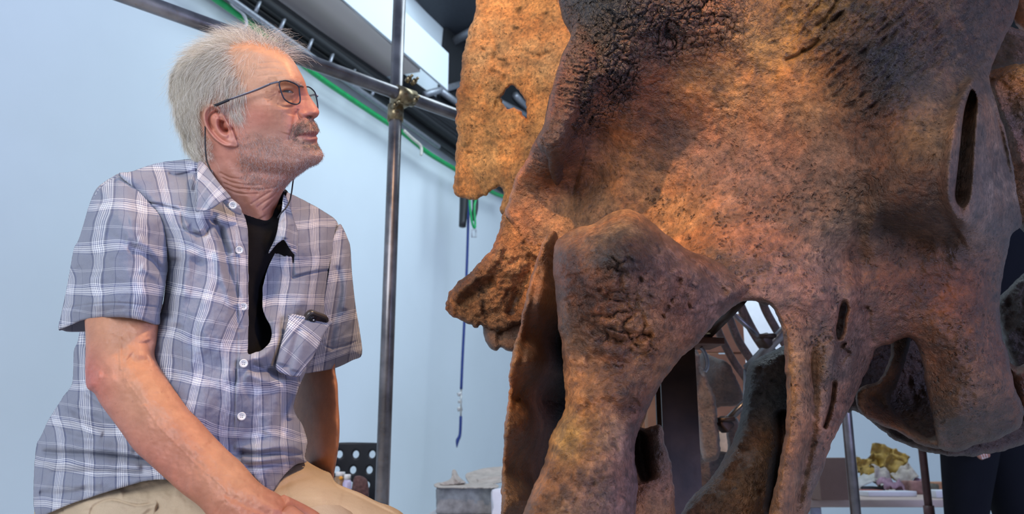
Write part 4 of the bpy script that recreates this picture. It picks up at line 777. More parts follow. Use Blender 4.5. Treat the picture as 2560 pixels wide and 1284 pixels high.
# ---- far arm
fo = [(748, 860), (842, 860), (838, 921), (844, 959), (846, 1006), (849, 1053), (848, 1100), (842, 1147), (835, 1191), (836, 1240), (846, 1300), (800, 1310), (778, 1240), (750, 1160), (722, 1090), (708, 1010), (716, 940)]
R = Relief(fo, (), 3., n=4); u, v = R.u, R.v
m = R.field([(790, 860, 1.43), (790, 1000, 1.42), (800, 1150, 1.38), (815, 1300, 1.36)], 1e-3); hi = R.inflate(2.1)*1.4/2100
gB = R.geo(m-hi-(R.stroke([(780, 1000), (800, 1080), (806, 1160)], 12, .003)), m+hi, m, {'col': np.ones(u.shape+(3,))*np.array(AR1)})
for k in range(4):
    FG.append(skin_tube([W(806+11*k, 1295, 1.365), W(812+13*k, 1325, 1.345), W(814+13*k, 1362, 1.34), W(812+12*k, 1385, 1.35)], [.0115, .010, .009, .0065]))
FG.append(skin_tube([W(812, 1262, 1.34), W(850, 1290, 1.325), W(872, 1312, 1.325), W(884, 1330, 1.33)], [.012, .011, .010, .007]))
# ---- trunk under the clothes: carries neck and arms
def core(P, rad): return skin_tube([W(*p) for p in P], rad, 4, SKN, 20)
gT = core([(605, 600, 1.30), (600, 680, 1.31), (560, 850, 1.29), (480, 1050, 1.24), (430, 1180, 1.22)], [.05, .085, .105, .12, .11])
gS1 = core([(585, 640, 1.31), (450, 600, 1.26), (340, 600, 1.185), (304, 700, 1.15), (302, 790, 1.14)], [.04, .045, .042, .038, .036])
gS2 = core([(610, 650, 1.33), (740, 660, 1.39), (822, 690, 1.425), (812, 800, 1.43), (795, 900, 1.43)], [.04, .04, .036, .034, .034])
def solid(g):
    o = mesh_obj('tmp', to_mesh('tmp', g), None); return o
def union(gs):
    base = solid(gs[0]); others = [solid(g) for g in gs[1:]]
    for o in others:
        md = base.modifiers.new('u', 'BOOLEAN'); md.operation = 'UNION'; md.object = o; md.solver = 'MANIFOLD'
    dg = bpy.context.evaluated_depsgraph_get(); me = bpy.data.meshes.new_from_object(base.evaluated_get(dg)); n0 = len(base.data.vertices)
    for o in [base]+others: bpy.data.objects.remove(o)
    return me, n0
bodyparts = [gH, gT, gS1, gS2, gA, gB]+FG
me, n0 = union(bodyparts)
if len(me.vertices) < n0*.9 or 'col' not in me.attributes:
    me = to_mesh('body', merge(bodyparts))
    print('BODY union failed, joined')
_a = me.attributes['col']; _c = np.zeros(len(me.vertices)*4, np.float32); _a.data.foreach_get('color', _c); _c = _c.reshape(-1, 4); _bad = (_c[:, 0] > .66) | (_c[:, 0] < .12) | (_c[:, 1] > _c[:, 0]*.8); print('BAD', _bad.sum(), _c[_bad][:5]); _c[_bad, :3] = AR2; _a.data.foreach_set('color', _c.ravel())
print('BODY', len(me.vertices), n0, [a.name for a in me.attributes])
me.name = 'body'; me.materials.clear(); me.polygons.foreach_set('use_smooth', np.ones(len(me.polygons), bool))
body = mesh_obj('body', me, M_skin, MAN)
# ---- eyes
M_eye = NT('eye'); 
ecol = M_eye.attr('col'); M_eye.P(Base_Color=ecol, Roughness=.12); M_eye = M_eye.m
def eyeball(c, look, r=.0122):
    z = Vector(look).normalized(); q = z.to_track_quat('Z', 'Y').to_matrix().to_4x4(); prof = []
    for a in np.linspace(0, math.pi, 19): prof.append((max(1e-5, r*math.sin(a)), -r*math.cos(a)))
    g = lathe(prof, 24, Matrix.Translation(c)@q); zc = np.repeat([p[1] for p in prof], 24)/r
    c_ = np.where((zc > .95)[:, None], (.008, .006, .006), np.where((zc > .80)[:, None], (.07, .075, .08), (.27, .20, .17)))
    g.A['col'] = c_; return g
ed = HR.samp(HF, np.array([716.]), np.array([230.]))[0]
make('eye', eyeball(W(717, 230, ed+.0104), (.20, -.96, .12)), M_eye, MAN)
make('eye', eyeball(W(748, 226, ed+.058), (.20, -.96, .12)), M_eye, MAN)
# ---- hair
def hair_mat(name, a, b, c, rough=.5):
    n = NT(name); i = n.N('ShaderNodeHairInfo').outputs['Random'] if hasattr(bpy.types, 'ShaderNodeHairInfo') else n.attr('rnd', 'Fac')
    n.P(Base_Color=n.ramp(i, [(0, a), (.45, b), (.8, c), (1, c)]), Roughness=rough, Specular_IOR_Level=.35); return n.m
M_hair = hair_mat('grey_blond_hair', (.26, .20, .15), (.66, .57, .44), (.86, .80, .70))
M_beard = hair_mat('grey_stubble', (.12, .07, .05), (.36, .27, .23), (.66, .60, .57))
M_mous = hair_mat('brown_grey_moustache', (.07, .045, .03), (.16, .11, .08), (.34, .28, .23))
gV = gH.V; L4 = gH.L.reshape(-1) ; cnt = gH.N
stt = np.concatenate([[0], np.cumsum(cnt)[:-1]]); q4 = stt[cnt == 4]; Q = np.stack([gH.L[q4+k] for k in range(4)], 1)
PQ = gV[Q]; nq = np.cross(PQ[:, 2]-PQ[:, 0], PQ[:, 3]-PQ[:, 1]); ar = np.linalg.norm(nq, axis=1)/2; nq = nq/(2*ar[:, None]+1e-15)
cq = PQ.mean(1); dq = cq[:, 1]*cp+(cq[:, 2]-CAMH)*sp_; uq = CU+FPX*cq[:, 0]/dq; vq = CV-FPX*(-cq[:, 1]*sp_+(cq[:, 2]-CAMH)*cp)/dq
CR = np.array([1., 0, 0]); CD = np.array([0., sp_, -cp]); CF = np.array([0., cp, sp_])      # picture right, picture down, away
def roots(poly, n, soft=8, dens=None, exclude=None):
    m = np.zeros(len(uq)); d, _, i = seg_dist(uq, vq, spline(poly, 4)); m = sstep(-soft, soft, np.where(i, d, -d))
    if dens is not None: m = m*dens(uq, vq)
    if exclude is not None:
        d, _, i = seg_dist(uq, vq, spline(exclude, 4)); m = m*(1-sstep(-1.5, 1.5, np.where(i, d, -d)))
    p = m*ar; p /= p.sum(); k = RNG.choice(len(p), n, p=p); w = RNG.random((n, 2))
    a, b, c, d = [PQ[k, j] for j in range(4)]
    P = (a*(1-w[:, :1])+b*w[:, :1])*(1-w[:, 1:])+(d*(1-w[:, :1])+c*w[:, :1])*w[:, 1:]
    return P, nq[k], uq[k], vq[k]
def strands(name, groups, mat, parent):
    pos = np.concatenate([g[0].reshape(-1, 3) for g in groups]); rad = np.concatenate([g[1].ravel() for g in groups]); sz = np.concatenate([np.full(len(g[0]), g[0].shape[1]) for g in groups])
    hc = bpy.data.hair_curves.new(name); hc.add_curves(sz.tolist())
    hc.attributes['position'].data.foreach_set('vector', pos.astype(np.float32).ravel())
    ra = hc.attributes.get('radius') or hc.attributes.new('radius', 'FLOAT', 'POINT'); ra.data.foreach_set('value', rad.astype(np.float32))
    o = bpy.data.objects.new(name, hc); COL.objects.link(o); hc.materials.append(mat); o.parent = parent
    o.matrix_parent_inverse = Matrix.Translation(parent.location).inverted(); return o
def grow(P, N, dirs, L, lift, npt, r0, jit, droop=0., curl=0.):
    """P roots, N normals, dirs 3-D flow"""
    n = len(P); t = np.linspace(0, 1, npt)
    T = dirs+jit*RNG.normal(size=(n, 3)); T = T-N*(T*N).sum(1)[:, None]; T /= np.linalg.norm(T, axis=1)[:, None]+1e-9
    X = P[:, None]+T[:, None]*(L[:, None, None]*t[None, :, None])
    X = X+N[:, None]*(lift[:, None]*np.sin(np.minimum(t*1.5, 1.0)*math.pi/2)[None, :])[..., None]
    X = X+np.array([0, 0, -1.])*(droop*L[:, None]*t[None]**2)[..., None]
    if curl:
        ph = RNG.random((n, 1))*6.28; X = X+(CR*np.cos(ph)[..., None]+CD*np.sin(ph)[..., None])*(curl*L[:, None]*np.sin(t*3+ph)*t)[..., None]
    R_ = r0*(1-.65*t)[None]*np.ones((n, 1)); return X, R_
flow = TPS([(440, 200), (450, 260), (470, 320), (490, 380), (520, 130), (480, 160), (540, 170), (500, 220), (560, 140), (580, 180), (560, 230), (600, 240), (590, 285), (520, 260), (520, 350), (620, 100), (680, 110), (730, 140), (505, 300), (535, 220)],
           [(-.1, 1), (.05, 1), (.2, 1), (.3, 1), (-.9, .35), (-.7, .7), (-.75, .65), (-.35, .9), (-.8, .5), (-.55, .8), (-.25, 1), (-.05, 1), (.25, 1), (-.15, 1), (.25, 1), (-.6, -.2), (.2, -.1), (.7, .5), (.05, 1), (-.5, .85)], 1e-2)
def flow3(uu, vv): f = flow(uu, vv); return CR*f[:, :1]+CD*f[:, 1:]
scalp = [(566, 106), (578, 130), (588, 160), (598, 190), (612, 212), (616, 240), (610, 262), (604, 296), (588, 300), (572, 292), (556, 270), (538, 258), (518, 262), (505, 282), (508, 312), (520, 338), (534, 362), (528, 392), (508, 410), (480, 412), (420, 330), (420, 180), (470, 120)]
earx = [(548, 262), (534, 256), (518, 259), (506, 274), (502, 291), (504, 308), (510, 323), (520, 338), (534, 354), (549, 366), (565, 372), (584, 374), (598, 368), (598, 356), (592, 340), (586, 326), (577, 312), (568, 296), (558, 278)]
G = []
def lay(P, N, uu, vv, Lpx, lift, npt, r0, jit):
    """strands combed over the head surface along the flow"""
    n = len(P); x, y = uu.copy(), vv.copy(); out = []; a = jit*RNG.normal(size=n); c, q = np.cos(a), np.sin(a)
    ins0 = np.ones(n)
    for k in range(npt):
        t = k/(npt-1); d = HR.samp(HF, x, y); sdv = HR.samp(HR.sd, x, y); d = np.where(sdv > 0, d, Mid(x))
        X = W(x, y, d); nn = N*(1-.6*t)-CF[None]*.5*t; nn = nn/np.linalg.norm(nn, axis=1)[:, None]
        out.append(X+nn*(lift*np.sin(min(1., .15+t*1.6)*math.pi/2))[:, None])
        f = flow(x, y); f = f+.35*np.stack([fbm(x/17, y/23, 5, 2), fbm(x/17, y/23, 6, 2)], -1); f = f/np.linalg.norm(f, axis=1)[:, None]
        fx, fy = f[:, 0]*c-f[:, 1]*q, f[:, 0]*q+f[:, 1]*c; st_ = Lpx/(npt-1); x = x+fx*st_; y = y+fy*st_
    X = np.stack(out, 1); return X, r0*(1-.6*np.linspace(0, 1, npt))[None]*np.ones((n, 1))
P, N, uu, vv = roots(scalp, 24000, 11, exclude=earx); n = len(P)
fr_ = (N@CF) < .15
Lp = (26+40*RNG.random(n)); Lp = np.where((uu > 575) & (vv > 180), Lp*.5, Lp); Lp = np.where((uu > 500) & (uu < 575) & (vv > 215), Lp*.42, Lp); Lp = np.where(vv > 340, Lp*.6, Lp)
cl = fbm(uu/9, vv/13, 15, 2); li = (.0012+.0055*RNG.random(n)**2+.003*np.clip(cl, 0, 1)+.002)*np.where((uu > 565) & (vv > 190), .4, 1.)
G.append(lay(P[fr_], N[fr_], uu[fr_], vv[fr_], Lp[fr_], li[fr_], 9, .000095, .14))
b_ = ~fr_; f3 = flow3(uu[b_], vv[b_]); nb_ = int(b_.sum())
G.append(grow(P[b_], N[b_], f3, .02+.02*RNG.random(nb_), .003+.004*RNG.random(nb_), 7, .00010, .12, .06, .08))
# fluff on the crown and wisps over the forehead
crown = [(566, 112), (600, 108), (660, 118), (715, 140), (738, 150), (725, 124), (680, 96), (620, 84), (560, 92)]
P, N, uu, vv = roots(crown, 900, 8); n = len(P); f3 = flow3(uu, vv)+.5*RNG.normal(size=(n, 3))
G.append(grow(P, N, f3, .018+.026*RNG.random(n), .006+.018*RNG.random(n), 8, .00012, .3, .02, .22))
P, N, uu, vv = roots([(480, 140), (560, 100), (640, 95), (600, 112), (520, 140)], 800, 8); n = len(P)
G.append(grow(P, N, flow3(uu, vv), .02+.03*RNG.random(n), .006+.012*RNG.random(n), 8, .00012, .25, .02, .2))
P, N, uu, vv = roots([(560, 118), (640, 130), (640, 170), (600, 190), (585, 150)], 260, 14); n = len(P)
G.append(grow(P, N, flow3(uu, vv)*.5+CD*.6, .008+.012*RNG.random(n), .001+.002*RNG.random(n), 6, .00009, .25, 0, .1))
P, N, uu, vv = roots(scalp, 450, 9, exclude=earx, dens=lambda a, b: sstep(560, 460, a)+.2); n = len(P)
G.append(grow(P, N, flow3(uu, vv)+.4*RNG.normal(size=(n, 3)), .03+.03*RNG.random(n), .008+.009*RNG.random(n), 8, .00010, .1, .1, .15))
strands('hair', G, M_hair, MAN)
beard = [(600, 300), (612, 322), (640, 332), (680, 338), (710, 345), (722, 340), (728, 320), (742, 304), (760, 300), (784, 299), (800, 322), (800, 372), (812, 392), (790, 416), (755, 436), (715, 464), (680, 474), (640, 474), (612, 462), (600, 430), (594, 380), (592, 340)]
lipx = [(746, 336), (765, 330), (785, 328), (802, 326), (802, 353), (785, 356), (765, 354), (750, 348)]
P, N, uu, vv = roots(beard, 11000, 10, exclude=lipx, dens=lambda a, b: np.clip(.35+.65*sstep(330, 370, b)+.9*((a > 735) & (b < 332)), 0, 1.2)); n = len(P)
bd = CD*(.6+.0*uu)[:, None]+CR*(.55*sstep(420, 380, vv)-.1)[:, None]+.3*RNG.normal(size=(n, 3)); mus = (uu > 728) & (vv < 356)
bd[mus] = CD*.7-CR*.5+.2*RNG.normal(size=(int(mus.sum()), 3))
goat = (uu > 752) & (vv > 350) & (vv < 372); mus = mus | goat
ln = np.where(mus, .0062, .003+.003*RNG.random(n)); li = .0012+.0010*RNG.random(n); a_ = ~mus
strands('beard', [grow(P[a_], N[a_], bd[a_], ln[a_], li[a_], 4, .00008, .3)], M_beard, MAN)
strands('moustache', [grow(P[mus], N[mus], bd[mus], ln[mus], li[mus], 4, .00013, .3)], M_mous, MAN)
P, N, uu, vv = roots([(704, 200), (720, 197), (742, 202), (756, 212), (750, 215), (730, 206)], 120, 3); n = len(P)
strands('eyebrow', [grow(P, N, np.tile(CR*.8+CD*.25, (n, 1)), .003+.003*RNG.random(n), .001+.0015*RNG.random(n), 5, .00008, .3)], M_hair, MAN)
# ================================================================ clothes
def plaid(name, dark=1.):
    n = NT(name); uvn = n.N('ShaderNodeUVMap').outputs[0]; s = n.N('ShaderNodeSeparateXYZ', {0: uvn})
    base = srgb(130, 131, 142); navy = srgb(32, 43, 86); wht = srgb(232, 228, 228); mid = srgb(82, 90, 126); pk = srgb(160, 158, 180)
    def lines(seq):
        out = []; 
        for p, c in seq: out.append((p, c))
        return out
    X = n.math('FRACT', s.outputs[0]); Y = n.math('FRACT', s.outputs[1])
    wx = lines([(0, navy), (.035, base), (.06, wht), (.085, mid), (.105, wht), (.13, mid), (.15, wht), (.185, navy), (.20, wht), (.235, mid), (.255, wht), (.28, mid), (.30, wht), (.325, base), (.345, navy), (.385, mid), (.40, base), (.66, navy), (.675, base)])
    wy = lines([(0, base), (.03, wht), (.05, mid), (.07, wht), (.085, mid), (.11, wht), (.14, navy), (.15, wht), (.19, mid), (.20, wht), (.24, mid), (.255, wht), (.275, base), (.30, mid), (.31, base), (.68, wht), (.69, base), (.715, wht), (.725, base)])
    cx = n.ramp(X, wx, 'CONSTANT'); cy = n.ramp(Y, wy, 'CONSTANT')
    c = n.mix(.5, cx, cy)
    hi = n.mix(1., c, n.mix(.5, (1, 1, 1, 1), (1, 1, 1, 1)), 'MULTIPLY')
    f = n.noise(900, 2); g = n.noise(35, 3)
    hi = n.mix(n.mapr(f, .35, .65, 0., .16), hi, (.05, .07, .14, 1)); hi = n.mix(n.mapr(g, .4, .7, 0, .10), hi, (.42, .40, .40, 1))
    wv = n.N('ShaderNodeTexNoise', {'Scale': 1500., 'Detail': 1.}); n.t.links.new(n.pos(), wv.inputs['Vector'])
    n.P(Base_Color=hi, Roughness=.85, Specular_IOR_Level=.2, Normal=n.bump(n.math('ADD', n.math('MULTIPLY', wv.outputs['Fac'], .25), n.noise(160, 3)), .35, .0015), Sheen_Weight=.15)
    return n.m
M_shirt = plaid('plaid_cotton'); M_tee = simple('black_jersey', (.005, .0045, .0055), .9, bump=.3, bscale=700, spec=.15)
SH = [(296, 436), (329, 428), (382, 411), (430, 402), (500, 400), (600, 440), (712, 478), (769, 505), (814, 531), (846, 560), (842, 610), (838, 656), (823, 734), (810, 816), (786, 887), (764, 930), (752, 958), (744, 978), (735, 1015), (741, 1037), (754, 1056), (763, 1081), (768, 1106), (762, 1140), (766, 1154), (744, 1159), (729, 1170), (710, 1189), (690, 1214), (678, 1229), (656, 1214), (620, 1182), (560, 1190), (490, 1196), (414, 1198), (355, 1204), (276, 1227), (178, 1259), (115, 1285), (92, 1292), (85, 1267), (84, 1204), (90, 1117), (100, 1094), (123, 1047), (158, 992), (180, 957), (184, 882), (194, 855), (212, 815), (300, 800), (388, 800), (408, 750), (417, 664), (408, 567), (382, 519), (344, 478)]
op = [(530, 380), (532, 430), (556, 478), (588, 512), (609, 536), (619, 570), (621, 620), (621, 667), (622, 779), (620, 860), (621, 884), (638, 880), (653, 875), (672, 858), (679, 838), (676, 816), (665, 794), (656, 768), (656, 738), (658, 712), (665, 682), (676, 656), (684, 638), (700, 600), (706, 550), (712, 500), (720, 440), (640, 380)]
R = Relief(SH, [op], 2., n=4, rag=[(1.2, 30, 3)]); u, v = R.u, R.v; SR = R
sd_pts = [(300, 440, 1.165), (382, 420, 1.20), (450, 410, 1.25), (480, 470, 1.19), (420, 500, 1.16), (370, 490, 1.15), (405, 560, 1.14), (414, 660, 1.145), (405, 760, 1.13), (450, 600, 1.12), (450, 720, 1.105), (430, 820, 1.10), (520, 560, 1.15), (520, 700, 1.11), (520, 850, 1.08), (580, 560, 1.18), (612, 620, 1.18), (612, 750, 1.15), (608, 880, 1.12), (602, 1040, 1.10), (600, 1130, 1.12), (560, 960, 1.085),
          (690, 640, 1.235), (680, 740, 1.22), (690, 830, 1.19), (720, 540, 1.28), (770, 520, 1.33), (835, 560, 1.38), (770, 620, 1.275), (830, 660, 1.335), (815, 740, 1.31), (760, 750, 1.24), (790, 830, 1.265), (740, 850, 1.205), (700, 900, 1.165), (745, 930, 1.20), (650, 900, 1.13), (650, 1000, 1.115), (700, 1000, 1.15), (738, 1020, 1.19), (700, 1080, 1.14), (755, 1090, 1.20), (690, 1150, 1.12), (740, 1150, 1.17), (680, 1215, 1.11), (620, 1165, 1.09),
          (520, 1050, 1.065), (450, 1000, 1.065), (480, 1130, 1.055), (400, 1150, 1.06), (350, 1000, 1.10), (330, 880, 1.15), (250, 900, 1.18), (280, 1050, 1.12), (300, 1150, 1.075), (200, 930, 1.20), (170, 1050, 1.16), (120, 1120, 1.17), (200, 1150, 1.10), (100, 1200, 1.16), (130, 1260, 1.12), (250, 1220, 1.06), (400, 1195, 1.035), (540, 1180, 1.07)]
F = R.field(sd_pts, 3e-4); e = 0*u; st = lambda *a, **k: R.stroke(*a, **k)
# the swag of loose cloth under the open front, folds of the belly and waist
e += st([(612, 900), (650, 892), (680, 870), (694, 840), (690, 805)], 9, .012, fade=False)+st([(622, 908), (660, 925), (700, 938), (745, 944)], 8, -.016)+st([(612, 930), (660, 950), (720, 958), (752, 952)], 10, .008)
e += st([(690, 790), (700, 850), (690, 900), (660, 920)], 9, -.007)+st([(760, 930), (730, 980), (715, 1020), (700, 1090)], 8, -.012)+st([(748, 965), (728, 1010), (726, 1050)], 6, .007)+st([(700, 960), (690, 1010), (665, 1090)], 10, .004)
e += st([(575, 640), (560, 600), (540, 560), (520, 545)], 6, -.008)+st([(600, 760), (575, 690), (560, 620), (552, 560)], 7, -.008)+st([(590, 770), (560, 700), (540, 620)], 8, .006)+st([(600, 830), (590, 780), (575, 720)], 6, -.005)
e += st([(470, 560), (500, 590), (530, 560), (540, 530)], 6, -.006)+st([(452, 524), (462, 572), (494, 586), (516, 584), (520, 560)], 2.0, -.004)+st([(455, 555), (490, 575), (515, 572)], 6, .004)
e += st([(370, 507), (397, 511), (425, 518), (452, 526)], 1.8, -.004)+st([(375, 500), (420, 508), (452, 514)], 5, .002)
e += st([(732, 694), (760, 686), (800, 678), (834, 674)], 1.8, -.004, fade=False)+st([(732, 686), (790, 672), (834, 666)], 5, .0025)+st([(732, 600), (733, 650), (732, 694)], 1.8, -.003)
e += st([(724, 528), (770, 520), (815, 535), (843, 556)], 2, -.003)
e += st([(420, 432), (440, 438), (470, 432), (494, 424)], 2.5, -.006)+st([(415, 400), (450, 410), (495, 410)], 8, .012, fade=False)+st([(494, 420), (490, 450), (486, 480)], 4, -.006)
e += st([(440, 640), (430, 720), (415, 800)], 12, -.008)+st([(470, 620), (455, 720), (440, 820)], 12, .006)+st([(500, 640), (490, 760), (480, 880)], 14, -.004)
# waist
e += st([(100, 1128), (150, 1132), (240, 1136), (330, 1146), (400, 1158)], 4.5, -.012)+st([(96, 1112), (160, 1112), (250, 1118), (340, 1126)], 9, .007)+st([(100, 1150), (180, 1158), (280, 1160), (360, 1168)], 9, .007)
e += st([(160, 1000), (200, 1030), (250, 1050), (300, 1070)], 8, -.006)+st([(150, 1020), (200, 1060), (260, 1090)], 8, .005)+st([(130, 1060), (180, 1090), (240, 1100)], 6, -.005)+st([(190, 960), (230, 990), (262, 1010)], 6, -.006)
e += st([(120, 1180), (200, 1180), (290, 1182), (370, 1186)], 5, -.006)+st([(110, 1210), (190, 1212), (260, 1205)], 8, .004)+st([(95, 1230), (150, 1235), (220, 1222)], 5, -.005)
e += st([(590, 1128), (640, 1136), (700, 1130), (762, 1136)], 4.5, -.010)+st([(580, 1118), (640, 1122), (700, 1116), (755, 1112)], 8, .007)+st([(600, 1146), (660, 1150), (720, 1146)], 7, .006)+st([(610, 1166), (650, 1164), (700, 1156), (740, 1150)], 4, -.007)
e += st([(700, 1080), (730, 1096), (764, 1100)], 7, -.005)
# placket
e += st([(588, 560), (592, 700), (594, 860), (588, 960), (584, 1100)], 1.6, -.0022, flat=0)+st([(606, 560), (608, 760), (606, 900), (602, 1100)], 9, .0022, fade=False, flat=6)
e += st([(588, 920), (590, 945), (586, 965)], 2.5, -.0025)
fold = fbm((u+.35*v)/70, (v-.2*u)/90, 81, 3)
e = 1.35*e+.007*fold+.0018*fbm(u/22, v/26, 82, 3)
out_w = 1-R.mask([(560, 330), (540, 450), (610, 560), (606, 900), (690, 900), (700, 700), (720, 560), (740, 440)], 20)
ro = (1-R.prof(46, True))*.055*out_w*(1-.75*R.mask([(260, 420), (350, 440), (440, 560), (440, 700), (430, 830), (230, 860), (230, 780)], 18))*(1-.8*R.mask([(90, 1180), (420, 1150), (700, 1190), (700, 1260), (100, 1320)], 25))
Fs = F-e+ro; SF = Fs
uvp = [(528, 640, 2.17, 1.17), (449, 612, 1.17, 1.17), (438, 735, 1.17, 2.30), (520, 735, 2.17, 2.17), (600, 649, 3.1, 1.17), (600, 760, 3.1, 2.17), (425, 830, 1.17, 3.20), (488, 850, 2.17, 3.17), (563, 866, 3.17, 3.2), (600, 870, 3.62, 3.17), (440, 940, 1.5, 4.20), (563, 968, 3.17, 4.17), (600, 975, 3.65, 4.17), (642, 1000, 4.17, 4.4), (555, 1078, 3.17, 5.17), (640, 1085, 4.17, 5.17), (470, 1060, 2.17, 5.25), (480, 540, 1.9, .25), (420, 480, 1.3, -.3), (350, 450, .55, -.5), (450, 440, 1.8, -.6),
       (706, 657, 5.17, 1.17), (706, 742, 5.17, 2.1), (786, 600, 6.17, .62), (790, 655, 6.17, 1.17), (770, 742, 6.0, 2.1), (842, 620, 7.0, .9), (815, 742, 6.9, 2.1), (690, 560, 4.9, .1), (780, 530, 6.1, -.2), (700, 850, 5.3, 3.2), (770, 850, 6.3, 3.1), (706, 965, 5.17, 4.17), (745, 965, 6.0, 4.1), (700, 1080, 5.0, 5.17), (755, 1090, 6.1, 5.1), (680, 1200, 4.6, 6.5), (740, 1150, 5.7, 5.9),
       (350, 1000, .9, 4.6), (300, 1080, .17, 5.17), (250, 960, -.4, 4.1), (200, 1060, -1.0, 5.17), (350, 1180, .7, 6.2), (250, 1190, -.4, 6.3), (130, 1120, -2.1, 5.8), (110, 1220, -2.2, 6.8), (200, 900, -.9, 3.6), (470, 1170, 2.0, 6.2)]
suv = R.field(uvp, 1e-3)
suv = suv+np.stack([.10*fold, .06*fbm(u/60, v/60, 84, 2)], -1)
gf = R.geo(Fs, Fs+.0016, Fs+.0008, uv=suv)
R2 = Relief(SH, (), 2., n=4, rag=[(1.2, 30, 3)]); _u, _v = R2.u, R2.v; 
ow2 = 1-R2.mask([(560, 330), (540, 450), (610, 560), (606, 900), (690, 900), (700, 700), (720, 560), (740, 440)], 20)
ro2 = .055*ow2*(1-.75*R2.mask([(260, 420), (350, 440), (440, 560), (440, 700), (430, 830), (230, 860), (230, 780)], 18))*(1-.8*R2.mask([(90, 1180), (420, 1150), (700, 1190), (700, 1260), (100, 1320)], 25))
Bk = R2.field(sd_pts, 3e-4)+ro2+.0022+R2.field([(300, 440, .03), (840, 560, .06), (600, 500, .12), (600, 700, .26), (450, 700, .24), (780, 700, .16), (200, 1000, .10), (100, 1180, .07), (450, 1000, .30), (700, 1000, .22), (760, 1100, .12), (450, 1190, .28), (300, 1200, .2), (650, 1180, .2)], 1e-3)*R2.prof(90)
gb = R2.geo(Bk, Bk+.0016, Bk+.0008, uv=R2.field([(a, b, -c, d) for a, b, c, d in uvp], 1e-3))
make('shirt_body', [gf, gb], M_shirt, MAN)
# tee
to = [(560, 470), (590, 516), (606, 529), (632, 540), (656, 545), (674, 538), (690, 518), (702, 496), (716, 474), (740, 560), (740, 900), (700, 960), (560, 960), (540, 700), (540, 540)]
R = Relief(to, (), 3., n=4); FT = R.field(sd_pts, 3e-4)
FT = FT+.014+R.field([(600, 530, .03), (650, 560, .0), (700, 560, -.01), (700, 500, .03), (600, 700, .0), (650, 850, .02), (680, 740, .012), (620, 620, .0)], 1e-3)-.003*fbm(R.u/40, R.v/60, 3, 3)-R.stroke([(600, 536), (632, 549), (656, 554), (676, 546), (694, 524)], 5, .003)+R.stroke([(600, 545), (632, 560), (656, 565), (680, 556)], 1.5, .0015)
make('tee_shirt', R.geo(FT+(1-R.prof(8))*.004, FT+.03, FT+.012), M_tee, MAN)
# near sleeve
so = [(298, 434), (278, 444), (266, 451), (240, 473), (222, 515), (210, 556), (196, 600), (185, 620), (176, 668), (165, 728), (147, 815), (150, 822), (178, 812), (211, 799), (262, 793), (314, 794), (352, 800), (397, 812), (401, 784), (407, 754), (417, 690), (420, 664), (412, 567), (386, 519), (348, 478), (318, 448)]
R = Relief(so, (), 2., n=4); u, v = R.u, R.v
F = R.field([(300, 445, 1.165), (340, 480, 1.15), (375, 520, 1.14), (405, 570, 1.135), (415, 660, 1.135), (404, 760, 1.115), (396, 805, 1.105), (250, 490, 1.165), (300, 520, 1.105), (350, 560, 1.095), (300, 620, 1.075), (370, 640, 1.095), (300, 720, 1.07), (370, 730, 1.08), (300, 790, 1.075), (365, 795, 1.085), (230, 600, 1.105), (225, 700, 1.10), (215, 790, 1.105), (190, 680, 1.135), (175, 760, 1.14), (155, 815, 1.165)], 3e-4)
st = lambda *a, **k: R.stroke(*a, **k); e = 0*u
e += st([(415, 690), (380, 650), (345, 625), (320, 615)], 6, -.006)+st([(412, 665), (380, 620), (340, 600)], 8, .006)+st([(415, 720), (390, 690), (350, 665)], 8, .005)+st([(400, 560), (360, 545), (320, 550)], 9, .004)+st([(240, 560), (280, 590), (320, 600)], 8, -.004)+st([(200, 620), (230, 640), (240, 700)], 8, -.006)+st([(196, 660), (205, 720), (196, 780)], 7, -.005)+st([(180, 640), (186, 700), (176, 770)], 6, .004)
e += st([(155, 772), (215, 762), (300, 757), (400, 768)], 1.5, -.002, fade=False)+st([(300, 440), (330, 470), (370, 512), (398, 560), (408, 640)], 5, -.003)
e += .004*fbm((u-.3*v)/50, v/80, 91, 3)+.0012*fbm(u/20, v/22, 92, 2)
Fs = F-e+(1-R.prof(44))*.045*sstep(360, 260, u)*sstep(812, 760, v)+(1-R.prof(10))*.006
e_uv = R.field([(250, 500, .60, -.9), (300, 460, .95, -1.0), (262, 612, .62, .17), (300, 520, .95, -.6), (245, 700, .55, 1.0), (245, 760, .5, 1.5), (316, 700, 1.2-.17, 1.0), (244, 620, .4, .2), (262, 640, .6, .35), (233, 640, .17, .4)], 1e-1)*0
wob = fbm(u/60, v/50, 93, 2)
X = R.field([(240, 620, .17), (265, 500, .17), (238, 700, .17), (236, 780, .17), (285, 620, .6), (354, 640, 1.17), (345, 540, 1.10), (348, 720, 1.17), (345, 790, 1.17), (405, 640, 1.75), (400, 780, 1.75), (190, 700, -.55), (160, 800, -.9), (205, 600, -.2), (330, 470, .9), (290, 450, .4)], 1e-3)
Y = R.field([(240, 515, -.83), (300, 508, -.83), (365, 530, -.75), (240, 618, .17), (300, 610, .17), (380, 640, .30), (235, 725, 1.17), (300, 722, 1.17), (390, 730, 1.22), (240, 795, 1.85), (300, 790, 1.85), (390, 803, 1.9), (160, 800, 2.0), (190, 690, .85), (300, 450, -1.4)], 1e-3)
gs = R.geo(Fs, Fs+.0016, Fs+.0008, uv=np.stack([X+.10*wob, Y+.04*wob], -1))
sb = [(298, 434), (266, 451), (240, 473), (222, 515), (210, 556), (196, 600), (185, 620), (176, 668), (165, 728), (146, 817), (156, 825), (172, 829), (212, 829), (300, 828), (390, 826), (398, 780), (410, 690), (405, 560), (348, 478)]
